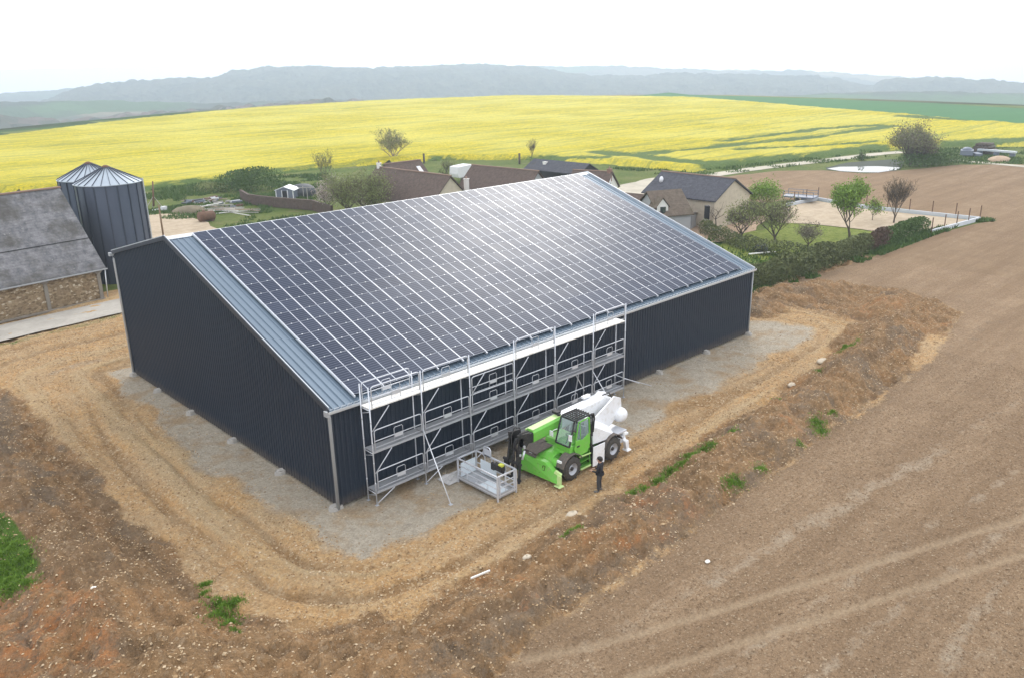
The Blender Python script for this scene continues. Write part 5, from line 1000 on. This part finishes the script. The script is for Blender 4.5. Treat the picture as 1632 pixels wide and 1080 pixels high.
# ---------------------------------------------------------------- village houses
def house(ra, rb, zr, hw, ze, roofm, wallm, label, over=.25, ridge=True, cat='house', name='house'):
    A = Vector(G(*ra, zr)); B = Vector(G(*rb, zr)); d = (B-A); d.z = 0; L = d.length; d.normalize(); n = Vector((d.y, -d.x, 0))
    if n.dot(Vector((CX, CY, 0))-Vector((A.x, A.y, 0))) < 0: n = -n
    A.z = B.z = 0; t = thing(name, tuple((A+B)/2), label, cat)
    def p(a, k, z): return tuple(A+d*a+n*k+Vector((0, 0, z)))
    b = MB(); i = over; wz = ze+.05
    b.add([p(i, hw-i, 0), p(L-i, hw-i, 0), p(L-i, -hw+i, 0), p(i, -hw+i, 0), p(i, hw-i, wz), p(L-i, hw-i, wz), p(L-i, -hw+i, wz), p(i, -hw+i, wz), p(i, 0, zr-.2), p(L-i, 0, zr-.2)], [(0, 1, 5, 4), (1, 2, 6, 9, 5), (2, 3, 7, 6), (3, 0, 4, 8, 7)]); b.build('wall', wallm, t)
    b = MB()
    for s in (1, -1): b.add([p(0, s*hw, ze), p(L, s*hw, ze), p(L, 0, zr), p(0, 0, zr), p(0, s*hw, ze-.12), p(L, s*hw, ze-.12), p(L, 0, zr-.14), p(0, 0, zr-.14)], [(0, 1, 2, 3), (7, 6, 5, 4), (0, 4, 5, 1), (1, 5, 6, 2), (3, 7, 4, 0)])
    r = b.build('roof', roofm, t)
    if ridge: b = MB(); b.bar(p(0, 0, zr+.03), p(L, 0, zr+.03), .22, .12); b.build('ridge', M['ridge'], r)
    return t, p, L, r
def chimney(t, q, z, mat, s=.5, h=1.2):
    b = MB(); b.box((q[0], q[1], z+h/2-.5), (s, s, h+1)); b.box((q[0], q[1], z+h+.02), (s*1.2, s*1.2, .1)); c = b.build('chimney', mat, t); b = MB(); b.lathe((q[0], q[1], z+h+.05), [(.12, 0), (.10, .3), (0, .3)], 10); b.build('pot', M['ridge'], c)
def window(t, p, L, a, z, w, h, side='front', hw=0, m='glass', over=.25):
    b = MB(); f = MB()
    if side == 'front': q = lambda u, v, o: p(a+u, hw-over+o, z+v)
    else: q = lambda u, v, o: p(L-over+o, a+u, z+v)
    b.add([q(-w/2, 0, .03), q(w/2, 0, .03), q(w/2, h, .03), q(-w/2, h, .03)], [(0, 1, 2, 3)]); 
    for u0, v0, u1, v1 in ((-w/2, 0, w/2, 0), (w/2, 0, w/2, h), (w/2, h, -w/2, h), (-w/2, h, -w/2, 0), (0, 0, 0, h)): f.bar(q(u0, v0, .05), q(u1, v1, .05), .07)
    o = f.build('window', M['white'], t); b.build('pane', M[m], o)
t, p, L, r = house((600, 266), (719, 280.5), 5.6, 3.6, 2.2, M['tilebrown'], M['render'], 'long brown tiled farmhouse with pale gable behind the orchard trees'); chimney(t, p(.6, 0, 0), 5.4, M['whitewall'], .45, .7)
t, p, L, r = house((612, 262), (670, 255), 5.8, 3.4, 2.6, M['tilebrown'], M['render'], 'brown roofed house with a small skylight behind the long farmhouse')
b = MB(); q1, q2 = Vector(p(L*.80, 1.0, 5.0)), Vector(p(L*.80, 2.0, 4.05)); s_ = (Vector(p(1, 0, 0))-Vector(p(0, 0, 0))); b.add([q1-s_*.35+Vector((0, 0, .1)), q1+s_*.35+Vector((0, 0, .1)), q2+s_*.35+Vector((0, 0, .12)), q2-s_*.35+Vector((0, 0, .12))], [(0, 1, 2, 3)]); b.build('skylight', M['plasticw'], r)
t, p, L, r = house((752, 263), (859, 273), 5.6, 3.6, 2.3, M['tilebrown'], M['greywall'], 'brown tiled cottage with a creeper on its front and white chimney'); chimney(t, p(L*.18, 3.3, 0), 2.6, M['whitewall'], .5, 1.6)
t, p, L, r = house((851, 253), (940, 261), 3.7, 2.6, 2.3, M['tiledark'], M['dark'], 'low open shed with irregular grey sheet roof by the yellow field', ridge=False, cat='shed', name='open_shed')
for px, py, h in ((869, 283, 2.5), (893, 283, 2.0)):
    x, y = G2(px, py, 1.0); b = MB(); b.box((x, y, 1.8), (.55, .55, 3.2)); b.box((x, y, 3.44), (.65, .65, .1)); tag(b.build('chimney_stack', M['whitewall']), 'taller white chimney pillar before the grey sheet roof' if px < 880 else 'shorter white chimney pillar right of the taller one', 'chimney')
t, p, L, r = house((913, 271), (977, 274), 4.7, 2.8, 2.4, M['tilebrown'], M['whitewall'], 'white gabled house with brown roof and brick chimney'); chimney(t, p(L-.5, 0, 0), 4.4, M['brickred'], .5, .6); window(t, p, L, .6, 2.0, .8, 1.3, 'side', 2.8)
t, p, L, r = house((1054.4, 273), (1173, 285), 5.5, 3.9, 3.3, M['tiledark'], M['render'], 'large cream gabled house with dark slate roof', over=.3)
b = MB(); q = Vector(p(1.6, 1.8, 4.75)); b.lathe(q, [(.0, 0), (.3, .08), (.42, .2)], 16, 'Y'); b.bar(q, q+Vector((0, 0, -.3)), .05); b.build('satellite_dish', M['white'], r); window(t, p, L, -2.3, 1.3, .7, .6, 'side', 3.9)
t, p, L, r = house((1030, 305), (1086, 301), 4.7, 3.1, 2.3, M['tilered'], M['greywall'], 'low house with speckled red-brown tiles and a dormer', ridge=False)
# dormer on the low house
def dormer(t, p, a, hw_, zc):
    b = MB(); b.add([p(a-.7, hw_+.3, 1.6), p(a+.7, hw_+.3, 1.6), p(a+.7, hw_+.3, 3.3), p(a, hw_+.3, 4.1), p(a-.7, hw_+.3, 3.3)], [(0, 1, 2, 3, 4)]); b.build('dormer', M['whitewall'], t)
    b = MB(); b.add([p(a-.9, hw_+.45, 3.15), p(a, hw_+.45, 4.25), p(a, .3, 4.25), p(a-.9, .9, 3.15), p(a+.9, hw_+.45, 3.15), p(a+.9, .9, 3.15)], [(0, 1, 2, 3), (1, 4, 5, 2)]); b.build('dormer_roof', M['tilered'], t)
    b = MB(); b.box(p(a, hw_+.33, 2.9), (.5, .5, .7)); b.build('dormer_window', M['glass'], t)
dormer(t, p, .8, 2.2, 3)
t2, p2, L2, r2_ = house((985, 306), (1040, 311), 3.9, 2.6, 2.0, M['tilebrown'], M['whitewall'], 'low brown roofed outbuilding just behind the shed ridge', ridge=False, name='outbuilding', cat='outbuilding')
x, y = G2(1105, 364); lt = thing('lean_to', (x, y, 0), 'small grey plank lean-to shed with rusty roof beside the low house', 'lean-to'); b = MB(); b.box((x, y+.8, .85), (1.7, 1.5, 1.7), .3); b.build('wall', M['greywall'], lt); b = MB(); b.box((x, y+.8, 1.78), (2.0, 1.9, .08), Matrix.Rotation(.3, 3, 'Z') @ Matrix.Rotation(.18, 3, 'Y')); b.build('roof', M['tilebrown'], lt)
# owl-box like dark board on a post next to a bare pruned tree
x, y = G2(1125, 369); bt = thing('board_post', (x, y, 0), 'dark board box mounted on a post before the cream gable', 'post'); b = MB(); b.tube([(x, y, 0), (x, y, 1.5)], .09, 8); b.build('post', M['rust'], bt); b = MB(); b.box((x, y, 2.2), (.75, .5, 1.5), .75); b.build('box', M['dark'], bt); b = MB(); b.box((x, y, 1.4), (.85, .6, .08), .75); b.build('shelf', M['conc'], bt)
tree((x+1.2, y-.6, 0), 3.4, .9, 1.6, 'bud', 0, .1, 'bare pollarded tree with curled limbs beside the board box', seed=61, r0=.1, lv=2, n1=5, name='tree')
# garden shed, pergola, tarpaulin, dark wall, scrap, tank, poles
x, y = G2(458, 318); gs = thing('garden_shed', (x, y, 0), 'dark blue garden shed with white trim and pitched roof', 'shed'); R_ = Matrix.Rotation(-.82, 3, 'Z'); Og = Vector((x, y, 0))
def gp(a, c, z): return tuple(Og+R_ @ Vector((a, c, z)))
b = MB(); b.add([gp(-1.3, -1, 0), gp(1.3, -1, 0), gp(1.3, 1.6, 0), gp(-1.3, 1.6, 0), gp(-1.3, -1, 1.5), gp(1.3, -1, 1.5), gp(1.3, 1.6, 1.5), gp(-1.3, 1.6, 1.5), gp(0, -1, 1.95), gp(0, 1.6, 1.95)], [(0, 1, 5, 8, 4), (1, 2, 6, 5), (2, 3, 7, 9, 6), (3, 0, 4, 7)]); b.build('wall', M['blueg'], gs)
b = MB()
for s in (-1, 1): b.add([gp(s*1.5, -1.15, 1.45), gp(0, -1.15, 2.0), gp(0, 1.75, 2.0), gp(s*1.5, 1.75, 1.45), gp(s*1.5, -1.15, 1.39), gp(0, -1.15, 1.94), gp(0, 1.75, 1.94), gp(s*1.5, 1.75, 1.39)], [(0, 1, 2, 3), (7, 6, 5, 4), (0, 4, 5, 1), (3, 0, 4, 7)])
b.build('roof', M['zinc'], gs)
b = MB()
for a in (-1.28, -.4, .45, 1.28): b.bar(gp(a, -1.03, 0), gp(a, -1.03, 1.5), .12, .06)
b.bar(gp(-1.4, -1.05, 1.5), gp(0, -1.05, 1.98), .06, .08); b.bar(gp(0, -1.05, 1.98), gp(1.4, -1.05, 1.5), .06, .08); b.build('trim', M['white'], gs)
b = MB(); b.box(gp(.02, -1.02, .7), (.7, .04, 1.35), R_); b.build('door', M['dark'], gs)
x, y = G2(487, 314); tp = thing('covered_heap', (x, y, 0), 'dark covered heap under a light pole frame beside the garden shed', 'heap'); b = MB(); b.ell((x, y+1, .6), (2.4, 1.6, 1.3), 14, 8); b.build('cover', M['tarp'], tp); b = MB(); b.bar(gp(1.4, -.4, 1.75), gp(4.2, -.2, 1.75), .07); b.bar(gp(3.4, -1, 0), gp(3.4, -1, 1.75), .08); b.bar(gp(2.2, 1, 0), gp(2.2, 1, 1.75), .08); b.build('frame', M['conc'], tp)
dw = [G2(385, 318), G2(398, 326), G2(440, 331), G2(500, 336), G2(530, 346)]; t = thing('dark_wall', (*dw[2], 0), 'low dark weathered wall running behind the shed ridge', 'wall')
for i in range(4):
    b = MB(); a, c = dw[i], dw[i+1]; b.bar((*a, .75), (*c, .75), .35, 1.4); b.build('wall_length', M['tilebrown'], t)
x, y = G2(330, 353); tk = thing('rusty_tank', (x, y, 0), 'rusty brown cylindrical tank lying on its side in the yard', 'tank'); b = MB(); b.lathe((x, y, .68), [(0, -1.12), (.4, -1.1), (.62, -.95), (.66, -.8), (.66, .8), (.62, .95), (.4, 1.1), (0, 1.12)], 20, 'X'); o = b.build('shell', M['rust'], tk); b = MB(); b.lathe((x-.3, y, 1.32), [(.2, 0), (.2, .14), (0, .14)], 12); b.build('hatch', M['rust'], tk)
for a in (-.6, .6): b = MB(); b.box((x+a, y, .08), (.2, 1.1, .2)); b.build('skid', M['rust'], tk)
x, y = G2(261, 380); b = MB(); b.tube([(x, y, 0), (x, y, 3.9)], [.12, .09], 8); b.box((x, y, 3.9), (.5, .06, .06)); tag(b.build('wooden_pole', M['woodpole']), 'plain brown wooden pole beside the near ridge end of the shed', 'pole')
x, y = G2(246, 336); au = thing('auger', (x, y, 0), 'old dark auger standing up on white splayed legs in the yard', 'machine'); b = MB(); b.tube([(x, y, .6), (x+.5, y+.3, 4.0)], [.14, .10], 8); b.build('tube', M['rust'], au)
for dx, dy in ((-1.2, .4), (1.3, -.4), (.2, 1.2)): b = MB(); b.bar((x+.2, y+.1, 2.0), (x+dx, y+dy, 0), .08); b.build('leg', M['conc'], au)
b = MB(); b.box((x+.9, y-1.2, .35), (.8, .5, .5), .5); b.box((x+.2, y-.8, .2), (1.8, .3, .2), .2); b.build('hopper', M['plasticw'], au)
rs = random.Random(3)
def heap(name, pxs, n, mats, label, cat, long=(.5, 3.0), th_=.08):
    g_ = [G2(*q) for q in pxs]; c = g_[0]; t = thing(name, (*c, 0), label, cat)
    for k in range(n):
        q = g_[rs.randrange(len(g_))]; x, y = q[0]+rs.gauss(0, .7), q[1]+rs.gauss(0, .7); a = rs.gauss(-.8, .3); L = rs.uniform(*long); z = rs.uniform(.05, .4); b = MB()
        b.bar((x-math.cos(a)*L/2, y-math.sin(a)*L/2, z), (x+math.cos(a)*L/2, y+math.sin(a)*L/2, z+rs.uniform(-.05, .25)), rs.uniform(th_, th_*2.5), th_); b.build('piece', mats[k % len(mats)], t)
heap('timber_pile', [(350, 335), (365, 337), (380, 339), (395, 341), (340, 331)], 22, [M['conc'], M['deckwhite'], M['barkpale']], 'grey planks scattered in the rough grass of the yard', 'timber', (2.5, 6.0))
heap('scrap_heap', [(300, 325), (318, 324), (335, 323), (362, 327), (378, 331), (340, 319)], 40, [M['tarp'], M['plasticw'], M['blueg'], M['rust'], M['conc']], 'mixed white and dark scrap heap below the large green bush', 'scrap', (.4, 1.5), .25)
b = MB(); x, y = G2(290, 322); b.bar((x, y, .2), (x+5, y-4.5, .3), .12); tag(b.build('fallen_pole', M['barkpale']), 'pale fallen pole lying across the yard grass', 'pole')
x, y = G2(268, 340); b = MB(); b.ell((x+2.5, y-1, 0), (2.4, 2.0, .8), 14, 8); tag(b.build('soil_heap', M['verge']), 'brown soil heap in front of the scrap', 'heap')
# white van-like trailer between houses
x, y = G2(735, 290); cv = thing('white_trailer', (x, y, 0), 'white box trailer parked between the two brown roofed houses', 'trailer'); b = MB(); b.prism([(x-1.3, .8), (x-1.5, 1.4), (x-1.4, 2.6), (x+1.6, 2.8), (x+1.8, 1.4), (x+1.5, .8)], y-1, y+1.2); b.build('body', M['plasticw'], cv, .08)
for a in (-.5, .7): b = MB(); b.lathe((x+a, y-1, .4), [(0, -.1), (.4, -.1), (.4, .1), (0, .1)], 16, 'Y'); b.build('wheel', M['rubber'], cv)
# dark utility post in the field edge, small posts
for px, py, h, lb in [(676, 261, 1.8, 'short dark post behind the skylight house'), (828, 262, 1.9, 'dark post before the yellow field above the cottage roof')]:
    x, y = G2(px, py); b = MB(); b.tube([(x, y, 0), (x, y, h)], .2, 8); b.lathe((x, y, h), [(.24, 0), (.24, .1), (0, .2)], 8); tag(b.build('post', M['bark']), lb, 'post')
# ---------------------------------------------------------------- arena kerb and fence posts
ar = thing('arena_kerb', (*G2(1484, 373), 0), 'low pale concrete kerb wall edging the sand arena', 'kerb')
AK = [(79.1, 4.5), (91.2, 3.0), (92.6, 24.0), (86.3, 25.2), (83.0, 24.6)]
AK = [G2(1484, 373), G2(1561, 352), G2(1380, 333), G2(1303, 320), G2(1245, 331)]
for a, c in zip(AK, AK[1:]):
    b = MB(); b.bar((*a, .2), (*c, .2), .22, .5); b.build('kerb_length', M['kerb'], ar)
k = 0
for a, c in zip(AK, AK[1:]):
    n = max(2, int(math.dist(a, c)/2.4)); 
    for i in range(n):
        x = a[0]+(c[0]-a[0])*i/n; y = a[1]+(c[1]-a[1])*i/n; b = MB(); b.bar((x, y, 0), (x, y, 1.75), .09); b.box((x, y, 1.78), (.12, .12, .04)); tag(b.build('fence_post', M['rust']), 'thin dark fence post standing along the pale arena kerb', 'post', 'fence posts round the sand arena'); k += 1
x, y = G2(1275, 322); tr = thing('flatbed_trailer', (x, y, 0), 'blue-grey flatbed trailer with side rails beside the arena', 'trailer'); b = MB(); b.box((x, y, .75), (2.4, 4.2, .18), .2); b.build('bed', M['blueg'], tr)
for s in (-1, 1):
    b = MB(); q = [(x+s*1.1*math.cos(.2)-dy*math.sin(.2), y+s*1.1*math.sin(.2)+dy*math.cos(.2)) for dy in (-2, 0, 2)]
    for u in q: b.bar((*u, .8), (*u, 1.5), .06)
    b.bar((*q[0], 1.5), (*q[2], 1.5), .06); b.bar((*q[0], 1.15), (*q[2], 1.15), .06); b.build('side_rail', M['blueg'], tr)
    b = MB(); b.lathe((x+s*.95, y, .36), [(0, -.12), (.36, -.12), (.36, .12), (0, .12)], 16, 'X'); b.build('wheel', M['rubber'], tr)
# farm pipe on ground and log pile, far right
x, y = G2(1590, 252); pp = thing('long_trough', (x, y, 0), 'long pale metal beam on supports beside the field track', 'beam'); A_, B_ = G2(1558, 247), G2(1618, 252); b = MB(); b.bar((*A_, 1.0), (*B_, 1.0), .8, .35); b.build('beam', M['zinc'], pp)
for f in (.05, .5, .92): b = MB(); b.box((A_[0]+(B_[0]-A_[0])*f, A_[1]+(B_[1]-A_[1])*f, .42), (.5, .9, .84)); b.build('support', M['blueg'], pp)
x, y = G2(1540, 249); b = MB(); b.box((x, y, .7), (3.0, 2.2, .9), .3); b.box((x+.5, y-1.6, .45), (3.4, 1.2, .4), .6); b.ell((x, y, 1.2), (1.0, .9, .5), 10, 6); tag(b.build('farm_implement', M['blueg']), 'dark blue-grey farm implement left of the log pile', 'implement')
lg = thing('log_pile', (*G2(1566, 247), 0), 'stack of brown logs behind the long pale beam', 'log pile'); xl, yl = G2(1566, 246)
for r_ in range(4):
    for c_ in range(7-r_): b = MB(); oy = (c_-3+r_*.5)*.62; b.tube([(xl-1.2, yl+oy, .3+r_*.52), (xl+2.0, yl+oy, .3+r_*.52)], .29, 8); b.build('log', M['bark'], lg)
b = MB(); x, y = G2(1592, 256); b.ell((x, y, 0), (3.2, 1.8, .8), 14, 8); tag(b.build('earth_heap', M['redsand']), 'orange earth heap in front of the long pale beam', 'heap')
x, y = G2(1370, 259); bush([(x+3, y+1)], 1.9, 1.8, 'leafbush', 500, .16, 'small rounded green shrub on the pond bank', 'shrub', 'shrub', None, 71)
x, y = G2(1215, 407); b = MB(); b.box((x, y, .25), (3.0, .25, .08), -.5); tag(b.build('garden_plank', M['deckwhite']), 'white plank bench lying behind the evergreen hedge', 'plank')
x, y = G2(1213, 402); b = MB(); b.ell((x, y, .4), (.9, .7, .5), 10, 6); tag(b.build('garden_sack', M['tarp']), 'dark heap of sacks beside the white plank', 'sacks')
# ---------------------------------------------------------------- haze: one box of even air
b = MB(); b.box((CX+_cy*1200, CY+_sy*1200, -55), (4300, 6400, 154), YAW); hz = b.build('haze', None); hz.data.materials.clear(); tag(hz, 'pale even haze filling the air over the valley', 'haze', kind='stuff')
m = bpy.data.materials.new('haze_air'); m.use_nodes = True; nt = m.node_tree; nt.nodes.remove(nt.nodes['Principled BSDF']); pv = nt.nodes.new('ShaderNodeVolumePrincipled'); pv.inputs['Color'].default_value = (.78, .905, 1.0, 1); pv.inputs['Density'].default_value = .0005; pv.inputs['Anisotropy'].default_value = .5; nt.links.new(pv.outputs[0], nt.nodes['Material Output'].inputs['Volume']); hz.data.materials.append(m)
# ---------------------------------------------------------------- sky, sun, camera
SE, SA = math.radians(33.5), math.radians(35.5)
wd = bpy.data.worlds.new('World'); SC.world = wd; wd.use_nodes = True; nt = wd.node_tree; bg = nt.nodes['Background']; sk = nt.nodes.new('ShaderNodeTexSky'); sk.sky_type = 'NISHITA'; sk.sun_disc = False; sk.sun_elevation = SE; sk.sun_rotation = PI/2-SA; sk.air_density = 1.0; sk.dust_density = 2.5; sk.ozone_density = 1.0; sk.altitude = 100
mx = nt.nodes.new('ShaderNodeMix'); mx.data_type = 'RGBA'; mx.inputs[0].default_value = .82; nt.links.new(sk.outputs[0], mx.inputs[6]); mx.inputs[7].default_value = (16.6, 17.0, 17.8, 1); nt.links.new(mx.outputs[2], bg.inputs[0]); bg.inputs[1].default_value = .10
sd = bpy.data.lights.new('sun', 'SUN'); sd.energy = 1.0; sd.angle = math.radians(16); sd.color = (1, .96, .9); so = bpy.data.objects.new('sun', sd); COL.objects.link(so); S_ = Vector((math.cos(SE)*math.cos(SA), math.cos(SE)*math.sin(SA), math.sin(SE))); so.rotation_euler = S_.to_track_quat('Z', 'Y').to_euler(); so.location = (0, 0, 80)
cd = bpy.data.cameras.new('camera'); co = bpy.data.objects.new('camera', cd); COL.objects.link(co); cd.sensor_width = 36; cd.lens = FPX/PW*36; cd.clip_end = 12000; cd.clip_start = .5
R3 = Matrix((RV, UV, -FW)).transposed(); co.matrix_world = Matrix.Translation((CX, CY, CZ)) @ R3.to_4x4(); SC.camera = co
SC.view_settings.view_transform = 'Standard'; SC.view_settings.look = 'None'; SC.view_settings.gamma = 1; SC.view_settings.exposure = .27
SC.cycles.volume_bounces = 0; SC.cycles.max_bounces = 6; SC.cycles.use_denoising = True
